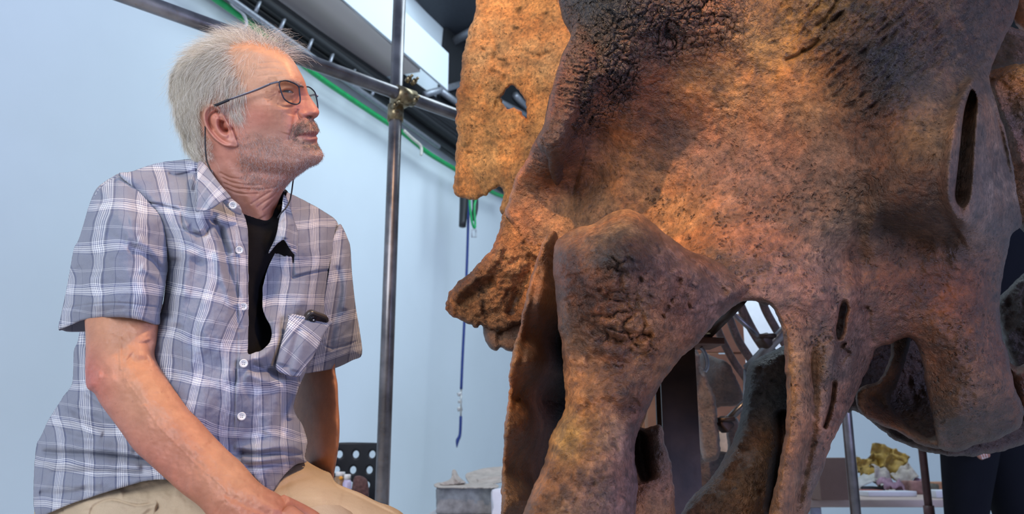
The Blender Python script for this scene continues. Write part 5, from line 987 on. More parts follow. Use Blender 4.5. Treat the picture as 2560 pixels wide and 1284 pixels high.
R = Relief(sb, (), 3., n=4); R.sd = np.where(R.v < 800, R.sd-4, R.sd); F = R.field([(160, 815, 1.185), (180, 700, 1.185), (210, 556, 1.19), (240, 480, 1.20), (300, 440, 1.19), (300, 650, 1.22), (300, 820, 1.21), (400, 600, 1.17), (390, 815, 1.16), (200, 826, 1.21)], 1e-3)
gsb = R.geo(F, F+.0016, F+.0008, uv=np.stack([R.u/108., R.v/108.], -1))
make('sleeve', [gs, gsb], M_shirt, MAN)
# far sleeve
fs = [(848, 560), (832, 600), (826, 656), (812, 734), (798, 816), (774, 880), (758, 925), (764, 933), (784, 930), (837, 920), (881, 900), (905, 885), (899, 824), (889, 764), (880, 682), (876, 618), (870, 598), (860, 574)]
R = Relief(fs, (), 2., n=4); u, v = R.u, R.v
F = R.field([(850, 580, 1.385), (870, 640, 1.39), (840, 660, 1.35), (830, 740, 1.335), (870, 760, 1.355), (810, 830, 1.325), (860, 850, 1.35), (895, 860, 1.385), (780, 920, 1.325), (830, 910, 1.345)], 1e-3)
e = .005*fbm((u+.5*v)/40, v/60, 95, 3)+R.stroke([(840, 660), (850, 720), (836, 800), (824, 880)], 6, -.007)+R.stroke([(860, 620), (866, 700), (860, 780)], 7, .006)+R.stroke([(800, 850), (830, 870), (900, 850)], 1.5, -.002)
Fs = F-e+(1-R.prof(26))*.025*sstep(820, 850, u)
X = R.field([(830, 700, .17), (800, 880, .17), (850, 600, 0.3), (870, 720, .75), (850, 870, .75), (895, 850, 1.2)], 1e-3); Y = R.field([(850, 600, .3), (845, 660, .9), (880, 690, 1.2), (825, 740, 1.6), (885, 770, 2.0), (800, 850, 2.6), (890, 850, 2.9), (790, 920, 3.4), (880, 890, 3.4)], 1e-3)
gs = R.geo(Fs, Fs+.0016, Fs+.0008, uv=np.stack([X, Y], -1)); F2 = Fs+.0018+.13*R.prof(46)
make('sleeve', [gs, R.geo(F2, F2+.0016, F2+.0008, uv=np.stack([u/108, v/108], -1))], M_shirt, MAN)
# collar
def leaf(name, outl, pts, uvpts, strokes=(), t=.003, r=6, base=SR, mat=None):
    R = Relief(outl, (), 1.5, n=4); F = R.field(pts, 5e-4); e = 0*R.u
    for s_ in strokes: e = e+R.stroke(*s_[:3], **(s_[3] if len(s_) > 3 else {}))
    F = F-e+(1-R.prof(r))*.003
    return make(name, R.geo(F, F+t, F+t*.5, uv=R.field(uvpts, 1e-3)), mat or M_shirt, MAN)
leaf('collar', [(497, 403), (508, 406), (520, 418), (534, 438), (553, 463), (577, 491), (572, 496), (556, 503), (537, 517), (520, 525), (503, 528), (489, 527), (492, 500), (493, 460), (492, 420)],
     [(500, 408, 1.205), (515, 415, 1.21), (535, 440, 1.185), (555, 466, 1.165), (574, 491, 1.16), (540, 510, 1.135), (495, 522, 1.13), (495, 470, 1.15), (515, 480, 1.14)],
     [(500, 410, -.3, .0), (530, 440, -.2, .6), (574, 491, -.1, 1.5), (495, 520, .9, .9), (540, 512, .5, 1.5), (495, 465, .6, .4)], [([(506, 412), (528, 442), (566, 488)], 4, .002), ([(512, 450), (508, 490), (505, 525)], 9, -.004)])
leaf('collar_stand', [(556, 500), (574, 494), (590, 504), (600, 514), (605, 530), (601, 537), (588, 533), (574, 524), (562, 512)], [(560, 502, 1.165), (575, 498, 1.165), (603, 528, 1.185), (585, 525, 1.165)], [(556, 500, 0, .4), (605, 530, .6, .4), (574, 524, .4, .75)])
leaf('collar', [(709, 486), (716, 494), (726, 520), (736, 552), (744, 576), (744, 612), (740, 636), (732, 632), (722, 618), (710, 600), (700, 604), (690, 612), (672, 634), (673, 626), (684, 604), (692, 580), (697, 552), (703, 530), (706, 506)],
     [(710, 490, 1.27), (700, 560, 1.225), (675, 630, 1.215), (705, 598, 1.20), (738, 632, 1.225), (740, 575, 1.25), (722, 570, 1.22), (720, 610, 1.20)],
     [(710, 490, 0.4, 0), (700, 560, .1, .6), (675, 630, -.1, 1.2), (738, 632, .7, 1.2), (742, 575, .75, .6), (710, 598, .35, 1.0)], [([(708, 500), (716, 560), (712, 598)], 6, .006), ([(728, 560), (730, 590), (734, 628)], 6, -.004)])
# chest pocket and flap
leaf('chest_pocket', [(723, 784), (762, 790), (830, 802), (823, 816), (808, 840), (786, 886), (760, 922), (748, 940), (720, 938), (690, 922), (696, 884), (709, 838), (720, 800)],
     [(725, 786, 1.195), (770, 792, 1.208), (828, 804, 1.235), (808, 840, 1.215), (784, 887, 1.19), (755, 930, 1.17), (700, 915, 1.150), (710, 840, 1.175), (750, 860, 1.175)],
     [(723, 784, 0.0, 0.), (830, 802, .8, -.45), (695, 915, .55, 1.05), (760, 920, 1.1, .75), (750, 860, .65, .45)], [([(735, 800), (720, 860), (705, 915)], 10, .004), ([(770, 830), (750, 880), (735, 930)], 12, .004), ([(750, 820), (735, 870), (715, 925)], 6, -.004), ([(735, 792), (780, 802), (822, 812)], 1.5, -.002)])
# buttons
def shirt_d(a, b): return float(SR.samp(SF, np.array([float(a)]), np.array([float(b)]))[0])
M_but = simple('pearl_button', (.66, .64, .60), .25, var=.08); M_hole = simple('button_hole', (.05, .05, .06), .6)
for k, (a, b) in enumerate(((582, 513), (598, 625), (608, 766), (609, 908), (604, 1040))):
    d = shirt_d(a, b) if k else 1.157
    c = Wv(a, b, d-.0020); q = (Vector((0, 0, CAMH))-c); q = (q.normalized()+Vector((.15, 0, .1))).to_track_quat('Z', 'Y').to_matrix().to_4x4(); Mx = Matrix.Translation(c)@q
    bo = make('button', lathe([(.0001, 0), (.0054, 0), (.0056, .0012), (.0050, .0019), (.0042, .0019), (.0036, .0012), (.0001, .0012)], 22, Mx), M_but, MAN)
    hs = [lathe([(.00001, .0012), (.0006, .0012), (.0006, .00135), (.00001, .00135)], 8, Mx@Matrix.Translation((x, y, 0))) for x in (-.0011, .0011) for y in (-.0011, .0011)]
    make('thread_holes', merge(hs), M_hole, bo)
# trousers
def cloth_simple(name, col):
    n = NT(name); a = n.noise(14, 4); b = n.noise(700, 2); c = n.mix(n.mapr(a, .3, .7, 0, 1), tuple(x*.9 for x in col)+(1,), tuple(x*1.08 for x in col)+(1,))
    c = n.mix(n.mapr(b, .4, .7, 0, .15), c, tuple(x*.6 for x in col)+(1,)); n.P(Base_Color=c, Roughness=.9, Specular_IOR_Level=.15, Normal=n.bump(n.math('ADD', n.math('MULTIPLY', b, .4), n.noise(90, 3)), .3, .002)); return n.m
M_khaki = cloth_simple('khaki_cotton', (.50, .375, .25))
t1 = [(560, 1180), (640, 1170), (700, 1166), (742, 1150), (765, 1151), (780, 1160), (806, 1173), (824, 1180), (830, 1189), (842, 1207), (873, 1221), (902, 1232), (943, 1253), (971, 1262), (994, 1273), (1010, 1285), (1060, 1330), (1090, 1390), (1080, 1460), (980, 1500), (800, 1500), (620, 1470), (540, 1350)]
R = Relief(t1, (), 2.5, n=4); u, v = R.u, R.v
F = R.field([(600, 1200, 1.14), (740, 1165, 1.23), (820, 1190, 1.25), (700, 1230, 1.13), (800, 1240, 1.11), (900, 1250, 1.13), (990, 1285, 1.12), (800, 1350, 1.03), (950, 1350, 1.03), (1060, 1400, 1.04), (700, 1350, 1.08), (900, 1470, 1.0)], 5e-4)
e = R.stroke([(830, 1190), (842, 1206), (873, 1220), (902, 1231), (943, 1252), (972, 1262)], 3, .009)+R.stroke([(828, 1196), (845, 1216), (880, 1232), (940, 1262), (1000, 1290)], 2.0, -.010)+R.stroke([(690, 1222), (740, 1200), (800, 1186), (826, 1186)], 5, -.006)+R.stroke([(700, 1196), (750, 1180), (800, 1176)], 6, .004)+R.stroke([(720, 1250), (800, 1230), (860, 1240)], 16, .004)+.004*fbm(u/60, v/40, 97, 3)+.0015*fbm(u/18, v/14, 98, 2)
e += R.stroke([(700, 1262), (760, 1248), (820, 1262)], 7, -.003)
gt1 = R.geo(F-e+(1-R.prof(46))*.05, F+.17-(1-R.prof(70))*.08, F+.06)
t2 = [(85, 1300), (92, 1262), (130, 1235), (276, 1205), (355, 1185), (414, 1178), (500, 1180), (600, 1200), (680, 1232), (740, 1280), (800, 1350), (810, 1440), (740, 1520), (500, 1540), (200, 1500), (90, 1420)]
R = Relief(t2, (), 2.5, n=4); u, v = R.u, R.v
F = R.field([(130, 1270, 1.15), (200, 1265, 1.09), (300, 1240, 1.065), (420, 1220, 1.055), (520, 1240, 1.03), (640, 1280, 1.0), (740, 1330, .965), (300, 1350, 1.03), (500, 1350, .99), (650, 1400, .95), (780, 1430, .94), (150, 1400, 1.08)], 5e-4)
e = R.stroke([(225, 1284), (238, 1262), (280, 1248), (340, 1262), (392, 1258), (386, 1284)], 2.2, -.004, fade=False)+R.stroke([(392, 1254), (388, 1272), (384, 1300)], 4, .004)+R.stroke([(300, 1230), (380, 1222), (440, 1230)], 10, -.006)+R.stroke([(340, 1290), (370, 1270), (396, 1256)], 5, .005)+R.stroke([(156, 1262), (160, 1300)], 1.5, -.003)+.004*fbm(u/60, v/40, 99, 3)+.0015*fbm(u/18, v/14, 98, 2)
gt2 = R.geo(F-e+(1-R.prof(30))*.02, F+.17-(1-R.prof(70))*.08, F+.06)
shins = [tube([W(1010, 1440, 1.10), W(1050, 1470, 1.08), (.02, 1.10, .30), (.03, 1.14, .09)], [.055, .075, .07, .065], 20, n=4), tube([W(740, 1440, 1.03), W(780, 1450, 1.01), (-.10, 1.00, .30), (-.10, 1.03, .09)], [.075, .085, .07, .065], 20, n=4)]
make('trousers', [gt1, gt2]+shins, M_khaki, MAN)
M_shoe = simple('brown_shoe_leather', (.09, .05, .03), .5)
for x, y in ((.03, 1.14), (-.10, 1.03)):
    s_ = make('shoe', tube([(x-.06, y+.03, .06), (x-.0, y, .062), (x+.08, y-.05, .048), (x+.16, y-.09, .036)], [.035, .052, .046, .026], 18, n=4, flat=.85), M_shoe, MAN)
    make('sole', tube([(x-.07, y+.035, .012), (x, y, .012), (x+.09, y-.055, .012), (x+.175, y-.095, .012)], [.030, .045, .047, .024], 18, n=4, flat=.26), M_tee, s_)
stl = empty('stool', (-.42, 1.20, 0), 'plain wooden stool under the seated man', 'stool')
M_wood = simple('stool_wood', (.35, .22, .12), .6)
make('seat', box((-.42, 1.20, .425), (.42, .36, .035), (0, 0, 0), .01), M_wood, stl)
for a in (-.16, .16):
    for b in (-.13, .13): make('leg', tube([(-.42+a*1.15, 1.20+b*1.15, 0), (-.42+a, 1.20+b, .409)], .017, 12), M_wood, stl)
# ---- glasses
GL = empty('glasses', W(720, 230, 1.22).tolist(), 'thin dark rimmed glasses on a black neck cord worn by the seated man', 'glasses')
M_rim = simple('gunmetal_rim', (.035, .04, .055), .35, .6); M_arm = simple('grey_temple', (.22, .22, .26), .35, .7); M_cord = simple('black_cord', (.008, .008, .012), .6)
def zx(a, b): return 640+a/4.585, 160+b/4.585
def lens_d(u_): return 1.205+(u_-698)*.00050 if u_ < 753 else 1.276+(u_-757)*.0006
near = [zx(*p) for p in ((272, 205), (300, 193), (345, 190), (400, 205), (455, 230), (490, 262), (499, 330), (507, 395), (500, 440), (470, 458), (420, 455), (370, 435), (325, 400), (300, 350), (280, 290), (267, 240))]
far = [zx(*p) for p in ((545, 265), (575, 260), (605, 263), (640, 285), (675, 325), (690, 375), (703, 440), (709, 500), (700, 525), (672, 520), (630, 490), (590, 430), (560, 350), (542, 300))]
M_lens = NT('lens_glass'); tr_ = M_lens.N('ShaderNodeBsdfTransparent', {'Color': (.93, .87, .76, 1)}); gl_ = M_lens.N('ShaderNodeBsdfGlossy', {'Roughness': .03}); fr_ = M_lens.N('ShaderNodeFresnel', {'IOR': 1.5})
ms_ = M_lens.N('ShaderNodeMixShader', {0: M_lens.math('MULTIPLY', fr_.outputs[0], .22), 1: tr_.outputs[0], 2: gl_.outputs[0]}); M_lens.t.links.new(ms_.outputs[0], M_lens.n['Material Output'].inputs[0]); M_lens = M_lens.m
for P in (near, far):
    Q = spline(P, 4); make('rim', tube([W(a, b, lens_d(a)) for a, b in Q], .00105, 8, closed=True), M_rim, GL)
    c = Q.mean(0); V = [W(a, b, lens_d(a)) for a, b in Q]+[W(c[0], c[1], lens_d(c[0])-.0012)]; n = len(Q)
    make('lens', Geo(V, [(i, (i+1) % n, n) for i in range(n)]), M_lens, GL)
make('bridge', tube([W(*zx(492, 262), lens_d(747)), W(*zx(505, 254), 1.228), W(*zx(522, 253), 1.236), W(*zx(545, 266), 1.262)], .0011, 8, n=4), M_rim, GL)
make('hinge', tube([W(*zx(262, 205), 1.207), W(*zx(235, 208), 1.2085), W(*zx(160, 228), 1.213)], .0016, 8, n=3), M_arm, GL)
make('temple_arm', tube([W(*zx(170, 225), 1.2125), W(*zx(0, 298), 1.218), W(570, 250, 1.224)], [.0022, .0024, .0020], 8, n=4, flat=.5), M_arm, GL)
make('temple_tip', tube([W(572, 249.5, 1.224), W(545, 261, 1.226), W(528, 268, 1.245), W(516, 290, 1.262), W(513, 318, 1.262)], .0021, 8, n=5), M_cord, GL)
make('temple_arm', tube([W(793, 240, lens_d(793)), W(786, 237, 1.325), W(770, 240, 1.36), W(700, 250, 1.385), W(560, 285, 1.40)], .0018, 8, n=5), M_arm, GL)
make('neck_cord', tube([W(513, 316, 1.25), W(513, 335, 1.243), W(513, 362, 1.240), W(515, 388, 1.232), W(519, 408, 1.222), W(540, 450, 1.215), W(575, 500, 1.20)], .0011, 8, n=5), M_cord, GL)
make('neck_cord', tube([W(745, 400, 1.33), W(735, 440, 1.30), W(732, 458, 1.285), W(729, 480, 1.265), W(724, 502, 1.245), W(715, 519, 1.228), W(702, 533, 1.222), W(694, 545, 1.222)], .0011, 8, n=5), M_cord, GL)
# ---- phone in the pocket
pc = Wv(792, 795, 1.222)
ph = empty('smartphone', pc[:], 'black smartphone sticking out of the checked shirt chest pocket', 'phone')
rt = Matrix(np.c_[(Wv(825, 797, 1.236)-Wv(770, 779, 1.204)).normalized(), [0, 0, 0], [0, 0, 0]].T.tolist()).row[0] if False else None
ax = (Wv(826, 796, 1.236)-Wv(770, 775, 1.206)).normalized(); az = (Wv(770, 775, 1.206)-Wv(748, 850, 1.222)).normalized(); az = (az-ax*az.dot(ax)).normalized(); ay = az.cross(ax)
PM = Matrix((ax, ay, az)).transposed().to_4x4(); top = Wv(799, 783, 1.2195); PM = Matrix.Translation(top-az*.062)@PM
def rbox(w, h, t, r, M):
    P = []
    for cx_, cz_, a0 in ((w/2-r, h/2-r, 0), (-w/2+r, h/2-r, 90), (-w/2+r, -h/2+r, 180), (w/2-r, -h/2+r, 270)):
        for k in range(6): a = math.radians(a0+18*k); P.append((cx_+r*math.cos(a), cz_+r*math.sin(a)))
    n = len(P); V = []; rings = ((.92, -t/2), (1, -t/2+.0012), (1, t/2-.0012), (.92, t/2))
    for s_, y in rings: V += [(x-(1-s_)*.015*np.sign(x), y, z-(1-s_)*.015*np.sign(z)) for x, z in P]
    F_ = [tuple(range(n)), tuple(3*n+k for k in range(n))[::-1]]+[(i*n+k, i*n+n+k, i*n+n+(k+1) % n, i*n+(k+1) % n) for i in range(3) for k in range(n)]
    return Geo(V, F_).moved(M)
make('case', rbox(.0385, .125, .009, .008, PM), simple('phone_case', (.045, .035, .028), .3, var=.1), ph)
make('back_glass', rbox(.0335, .119, .002, .006, PM@Matrix.Translation((0, -.0043, 0))), simple('phone_back', (.012, .013, .016), .12), ph)
lm = PM@Matrix.Translation((-.0085, -.0058, .052))@Matrix.Rotation(math.pi/2, 4, 'X')
make('camera_lens', lathe([(.0001, 0), (.0050, 0), (.0050, .0010), (.0040, .0013), (.0001, .0010)], 20, lm), simple('lens_ring', (.02, .02, .025), .15, .5), ph)
make('flash', lathe([(.0001, 0), (.0012, 0), (.0012, .0006), (.0001, .0008)], 12, lm@Matrix.Translation((.0008, .0, .0011))), M_but, ph)
# ================================================================ steel mount, second skeleton, crate behind the skull
M_rust = simple('dark_rusty_steel', (.040, .020, .012), .42, .35, var=.5, scale=14, bump=.15, bscale=60)
PB = W(1690, 1000, 1.72)
mt = empty('steel_mount', (PB[0], PB[1], 0), 'dark rusty steel post with a bolted top plate carrying the skull', 'post')
zt = W(1720, 866, 1.72)[2]
make('post', merge([box((PB[0], PB[1]-.033, zt/2), (.074, .008, zt), (0, 0, .12), .001), box((PB[0], PB[1]+.033, zt/2), (.074, .008, zt), (0, 0, .12), .001), box((PB[0], PB[1], zt/2), (.008, .06, zt), (0, 0, .12))]), M_rust, mt, smooth=False)
make('base_plate', box((PB[0], PB[1], .006), (.22, .22, .012), (0, 0, .1), .002), M_rust, mt)
pc_ = W(1748, 858, 1.70); make('top_plate', box(pc_.tolist(), (.075, .09, .014), (0, 0, .1), .002), simple('red_primer_steel', (.12, .05, .03), .5, .1), mt)
make('strut', tube([W(1768, 838, 1.68), W(1812, 794, 1.62), W(1856, 748, 1.55)], .012, 4, flat=1), M_rust, mt)
b_ = make('bolt', lathe([(.011, 0), (.011, .008), (.006, .009), (.006, .016), (.001, .017)], 6, Matrix.Translation(W(1766, 836, 1.665).tolist())), M_brass, mt)
make('hook', tube([W(1752, 868, 1.69), W(1761, 880, 1.69), W(1768, 900, 1.69), W(1768, 918, 1.69), W(1762, 928, 1.69)], .004, 10, n=4), M_steel, mt)
SD2 = empty('dinosaur_skeleton', (W(1830, 900, 2.4)[0], W(1830, 900, 2.4)[1], 0), 'brown ribs and limb bones of a second skeleton seen through the skull opening', 'skeleton')
RB = (.16, .10, .085)
def bone_tube(name, P, r, d, seed, flat=1.4):
    Q = [W(a, b, d+.02*k) for k, (a, b) in enumerate(P)]; g = tube(Q, r, 12, n=6, flat=flat); f = fbm(g.V[:, 0]*30+seed, g.V[:, 2]*30, seed, 3)
    g.A['col'] = np.clip(np.array(RB)[None]*(1+.5*f[:, None]), .01, 1); g.A['crk'] = np.zeros(len(g.V)); g.A['pit'] = np.full(len(g.V), .3); return make(name, g, M_bone, SD2)
for k, (P, r) in enumerate((([(1806, 740), (1822, 790), (1846, 850), (1880, 905), (1902, 960)], .0105), ([(1790, 810), (1806, 850), (1836, 905), (1868, 950), (1900, 1000)], .0095), ([(1838, 730), (1856, 775), (1884, 830), (1912, 872), (1950, 920)], .0115), ([(1896, 720), (1912, 770), (1936, 815), (1962, 860)], .0105))):
    bone_tube('rib', P, r, 2.3, k+3)
bone('shoulder_blade', [(1752, 880), (1775, 886), (1800, 896), (1824, 908), (1834, 935), (1850, 962), (1860, 990), (1850, 1012), (1800, 1018), (1750, 1020), (1740, 950)], [(1760, 900, 2.36), (1850, 980, 2.30), (1780, 1010, 2.34), (1800, 930, 2.29)], [(0, 0, .12, .07, .05)], .06, (), (14, .03), noise=(.003, .002), pit=.2, crk=0, parent=SD2, seed=210)
bone('limb_bone', [(1727, 862), (1746, 878), (1756, 916), (1776, 962), (1791, 1010), (1796, 1060), (1802, 1110), (1798, 1142), (1776, 1152), (1758, 1148), (1745, 1090), (1735, 1020), (1722, 940)], [(1735, 880, 2.12), (1790, 1130, 2.05), (1760, 1000, 2.06), (1740, 1050, 2.08)], [(0, 0, .20, .13, .10)], .07, (), (14, .04), noise=(.004, .003), pit=.4, crk=0, parent=SD2, seed=211)
bone('limb_bone', [(1725, 1110), (1770, 1120), (1810, 1128), (1826, 1140), (1800, 1190), (1790, 1240), (1725, 1250)], [(1730, 1130, 2.24), (1800, 1140, 2.2), (1760, 1230, 2.2), (1770, 1170, 2.18)], [(0, 0, .07, .04, .03)], .08, (), (16, .04), noise=(.004, .003), pit=.3, crk=0, parent=SD2, seed=212)
bone('limb_bone', [(1818, 1120), (1816, 1070), (1830, 1040), (1846, 1050), (1850, 1110), (1858, 1180), (1820, 1190)], [(1820, 1060, 2.28), (1850, 1100, 2.25), (1830, 1170, 2.25), (1832, 1110, 2.24)], [(0, 0, .16, .11, .09)], .05, (), (10, .03), noise=(.003, .002), pit=.3, crk=0, parent=SD2, seed=213)
AR = empty('steel_armature', (W(1900, 860, 2.2)[0], W(1900, 860, 2.2)[1], 0), 'clamped grey steel tubes crossing among the ribs behind the skull', 'armature')
make('tube', tube([W(1812, 765, 2.2), W(1960, 898, 2.28)], .0065, 12), M_tube, AR)
make('tube', tube([W(1990, 796, 2.16), W(1868, 922, 2.22)], .0135, 14), M_tube, AR)
make('tube', tube([W(1798, 1072, 2.12), W(1900, 968, 2.12)], .010, 14), M_tube, AR)
make('tube', tube([W(1868, 922, 2.22), W(1866, 1010, 2.2), W(1840, 1300, 2.2)], .010, 12), M_tube, AR)
for a, b, d in ((1912, 852, 2.19), (1810, 1060, 2.10)):
    c = W(a, b, d); make('clamp', merge([box(c.tolist(), (.034, .036, .03), (0, .8, .3), .006), tube([c+np.array([-.02, -.02, .01]), c+np.array([.022, -.02, .012])], .006, 8)]), M_rust, AR)
q0, q1, q2 = W(1735, 1230, 2.9), W(1886, 1230, 2.9), W(1886, 800, 2.9)
crt = empty('wooden_crate', ((q0[0]+q1[0])/2, q0[1]+.2, 0), 'reddish brown wooden crate standing behind the second skeleton', 'crate')
M_crate = simple('reddish_wood', (.27, .115, .05), .7, var=.2, scale=18, bump=.15)
ztop = q2[2]+.05; x0, x1 = q0[0]-.15, q1[0]; nb = 8
for k in range(nb):
    make('board', box(((x0+x1)/2, q0[1]+.01, ztop*(k+.5)/nb), (x1-x0, .02, ztop/nb-.006), (0, 0, 0), .003), M_crate, crt)
for xx in (x0+.02, x1-.02): make('corner_post', box((xx, q0[1]+.05, ztop/2), (.04, .05, ztop), (0, 0, 0), .003), M_crate, crt)
make('back_panel', box(((x0+x1)/2, q0[1]+.4, ztop/2), (x1-x0, .02, ztop)), M_crate, crt)
tag(make('white_panel', box(W(1900, 860, 4.6).tolist(), (.26, .03, .62), (0, 0, -.2), .004), simple('white_board', (.86, .87, .86), .6, var=.03)), 'upright white board far behind the ribs and steel tubes', 'board')
tag(make('wooden_disc', lathe([(.001, 0), (.06, 0), (.062, .01), (.06, .02), (.001, .021)], 28, Matrix.Translation(W(1838, 1108, 2.7).tolist())@Matrix.Rotation(1.5, 4, 'X')), simple('pale_wood', (.72, .48, .30), .6)), 'pale round wooden disc glimpsed low behind the ribs', 'disc')
# ---------------------------------------------------------------- low tables
M_tw = simple('white_table_top', (.72, .72, .74), .5, var=.05); M_tp = simple('pale_wood_table_top', (.50, .38, .32), .55, var=.10, scale=8)
def table(name, x0, x1, y0, y1, z, mat, label):
    t = empty(name, ((x0+x1)/2, (y0+y1)/2, 0), label, 'table'); make('top', box(((x0+x1)/2, (y0+y1)/2, z-.015), (x1-x0, y1-y0, .03), (0, 0, 0), .004), mat, t)
    for a in (x0+.06, x1-.06):
        for b in (y0+.06, y1-.06): make('leg', box((a, b, (z-.03)/2), (.045, .045, z-.03), (0, 0, 0), .004), M_steel, t)
    return t
xa = W(1068, 1278, 3.2)[0]
table('low_table', xa, xa+.74, 2.75, 3.75, .45, M_tw, 'low white table holding the grey plaster block and sacking')
table('work_table', 1.15, 3.1, 3.45, 5.1, .50, M_tp, 'pale wooden work table covered with scraps, behind the steel posts')
# plaster block with folded sacking
def block(name, u0, u1, v0, v1, d, depth, mat, label, cat, zbase, seed, group=None):
    p0, p1 = W(u0, v1, d), W(u1, v0, d); x0, x1 = p0[0], p1[0]; z1 = p1[2]; n = 14
    g = box(((x0+x1)/2, p0[1]+depth/2, (zbase+z1)/2), (x1-x0, depth, z1-zbase), (0, 0, .06), .012)
    import bmesh
    me = to_mesh('t', g); bm = bmesh.new(); bm.from_mesh(me); bmesh.ops.subdivide_edges(bm, edges=bm.edges, cuts=5, use_grid_fill=True)
    V = np.array([v.co[:] for v in bm.verts]); bpy.data.meshes.remove(me)
    dx = .012*fbm(V[:, 0]*14+seed, V[:, 2]*14+V[:, 1]*9, seed, 3); bm.verts.index_update()
    k = np.clip((V[:, 2]-zbase)/.02, 0, 1); V2 = V+np.stack([dx*k, dx*k, .7*dx*k], 1); F_ = [[v.index for v in f.verts] for f in bm.faces]; bm.free()
    return tag(make(name, Geo(V2, F_), mat), label, cat, group)
M_plb = simple('grey_plaster', (.27, .28, .29), .9, var=.35, scale=26, bump=.4, bscale=80); M_sack = simple('burlap', (.42, .38, .34), .95, var=.15, scale=30, bump=.5, bscale=500)
block('plaster_block', 1084, 1232, 1216, 1280, 3.2, .32, M_plb, 'grey rough plaster block lying on the low white table', 'block', .45, 3)
def sack(outl, dep, strokes, label, name='burlap_sack'):
    R = Relief(outl, (), 1.5, n=4, rag=[(1.5, 14, 5)]); u, v = R.u, R.v; F = R.field(dep, 1e-3)-.012*fbm(u/26, v/14, 7, 4)
    for s_ in strokes: F = F-R.stroke(*s_)
    return tag(make(name, R.geo(F, F+.03, F+.015), M_sack), label, 'sack')
sack([(1164, 1186), (1200, 1172), (1240, 1166), (1290, 1163), (1340, 1168), (1344, 1192), (1330, 1204), (1250, 1206), (1220, 1214), (1180, 1212)], [(1170, 1190, 3.42), (1260, 1166, 3.50), (1340, 1170, 3.5), (1200, 1210, 3.30), (1330, 1200, 3.34), (1260, 1190, 3.36)], [([(1190, 1200), (1230, 1190), (1290, 1192)], 4, .02), ([(1200, 1180), (1260, 1178), (1320, 1178)], 5, -.02)], 'upper fold of beige burlap sacking on the grey block')
sack([(1131, 1176), (1138, 1174), (1150, 1192), (1165, 1206), (1150, 1208), (1112, 1212), (1100, 1208), (1118, 1200), (1128, 1194)], [(1134, 1178, 3.30), (1160, 1206, 3.24), (1105, 1210, 3.22), (1135, 1200, 3.25)], [([(1136, 1180), (1140, 1196), (1150, 1206)], 3, .015)], 'turned up corner of burlap standing at the front of the grey block')
sack([(1086, 1209), (1110, 1205), (1170, 1208), (1238, 1209), (1240, 1219), (1180, 1220), (1120, 1219), (1090, 1218)], [(1086, 1214, 3.20), (1240, 1214, 3.20), (1160, 1207, 3.27), (1160, 1218, 3.185)], [], 'flat lower layer of burlap draped on the grey block')
block('foam_slab', 1226, 1330, 1224, 1266, 3.12, .07, simple('white_foam', (.72, .74, .80), .7, var=.04), 'white foam piece standing beside the plaster block against the skull', 'foam', .45, 9)
# scaffold-like posts at the back right
for nm, (ub, vb), d, r, mat, lab in (('steel_post', (2128, 1160), 2.7, .0165, M_tube, 'thin grey steel post standing behind the cheek bone, left of the brown post'), ('brown_post', (2313, 1190), 2.75, .0125, simple('red_brown_paint', (.10, .045, .04), .5, var=.3), 'thin reddish brown post standing beside the dark trousered person')):
    p = W(ub, vb, d); t = empty(nm, (p[0], p[1], 0), lab, 'post'); make('shaft', tube([(p[0], p[1], 0.008), (p[0], p[1], 1.0), (p[0], p[1], 1.35)], r, 16), mat, t); make('foot', box((p[0], p[1], .004), (.12, .12, .008)), mat, t)
    if nm == 'brown_post': q = W(2324, 1262, d); make('collar', tube([(p[0], p[1], q[2]-.05), (p[0], p[1], q[2])], r*1.35, 16), mat, t)
# scraps on the work table
def sheet(name, c, w, h, rot, mat, label, cat, amp=.03, seed=1, fold=1., group=None, n=9):
    a = np.linspace(-1, 1, n); X, Y = np.meshgrid(a, a); Z = amp*(fbm(X*1.6+seed, Y*1.6-seed, seed, 3)+.6*np.abs(fbm(X*.9+seed*3, Y*.9, seed+5, 2))*fold)
    P = np.stack([X*w/2, Y*h/2, Z], -1).reshape(-1, 3); M = np.array((Matrix.Translation(c)@Euler(rot).to_matrix().to_4x4())); P = P@M[:3, :3].T+M[:3, 3]
    nr = np.array(M[:3, 2])*.0025; P2 = P-nr; lo = min(P2[:, 2].min(), P[:, 2].min()); P[:, 2] += max(0, .505-lo); P2[:, 2] += max(0, .505-lo)
    F_ = []; N_ = n*n
    for j in range(n-1):
        for i in range(n-1): k = j*n+i; F_ += [(k, k+1, k+n+1, k+n), (N_+k+n, N_+k+n+1, N_+k+1, N_+k)]
    bd = [i for i in range(n)]+[j*n+n-1 for j in range(1, n)]+[(n-1)*n+i for i in range(n-2, -1, -1)]+[j*n for j in range(n-2, 0, -1)]
    for i in range(len(bd)): a_, b_2 = bd[i], bd[(i+1) % len(bd)]; F_.append((b_2, a_, N_+a_, N_+b_2))
    return tag(make(name, Geo(np.r_[P, P2], F_), mat), label, cat, group)
M_yel = simple('yellow_card', (.33, .20, .035), .7, var=.35, scale=25); M_pap = simple('cream_paper', (.40, .34, .28), .8, var=.2); M_red = simple('red_cover', (.32, .06, .04), .5); M_pnk = simple('mauve_cloth', (.27, .16, .20), .9, var=.3); M_whb = simple('white_foam_board', (.68, .68, .70), .6, var=.03); M_drk = simple('dark_folder', (.02, .02, .022), .6); M_gpp = simple('grey_packing_paper', (.42, .40, .37), .85, var=.2)
DT = 4.0
def at(u_, z=.5, d=None):      # point of the table top under a picture column
    p = W(u_, 1190, d or DT); return (p[0], p[1], z)
def px(n_, d=DT): return n_*d/FPX
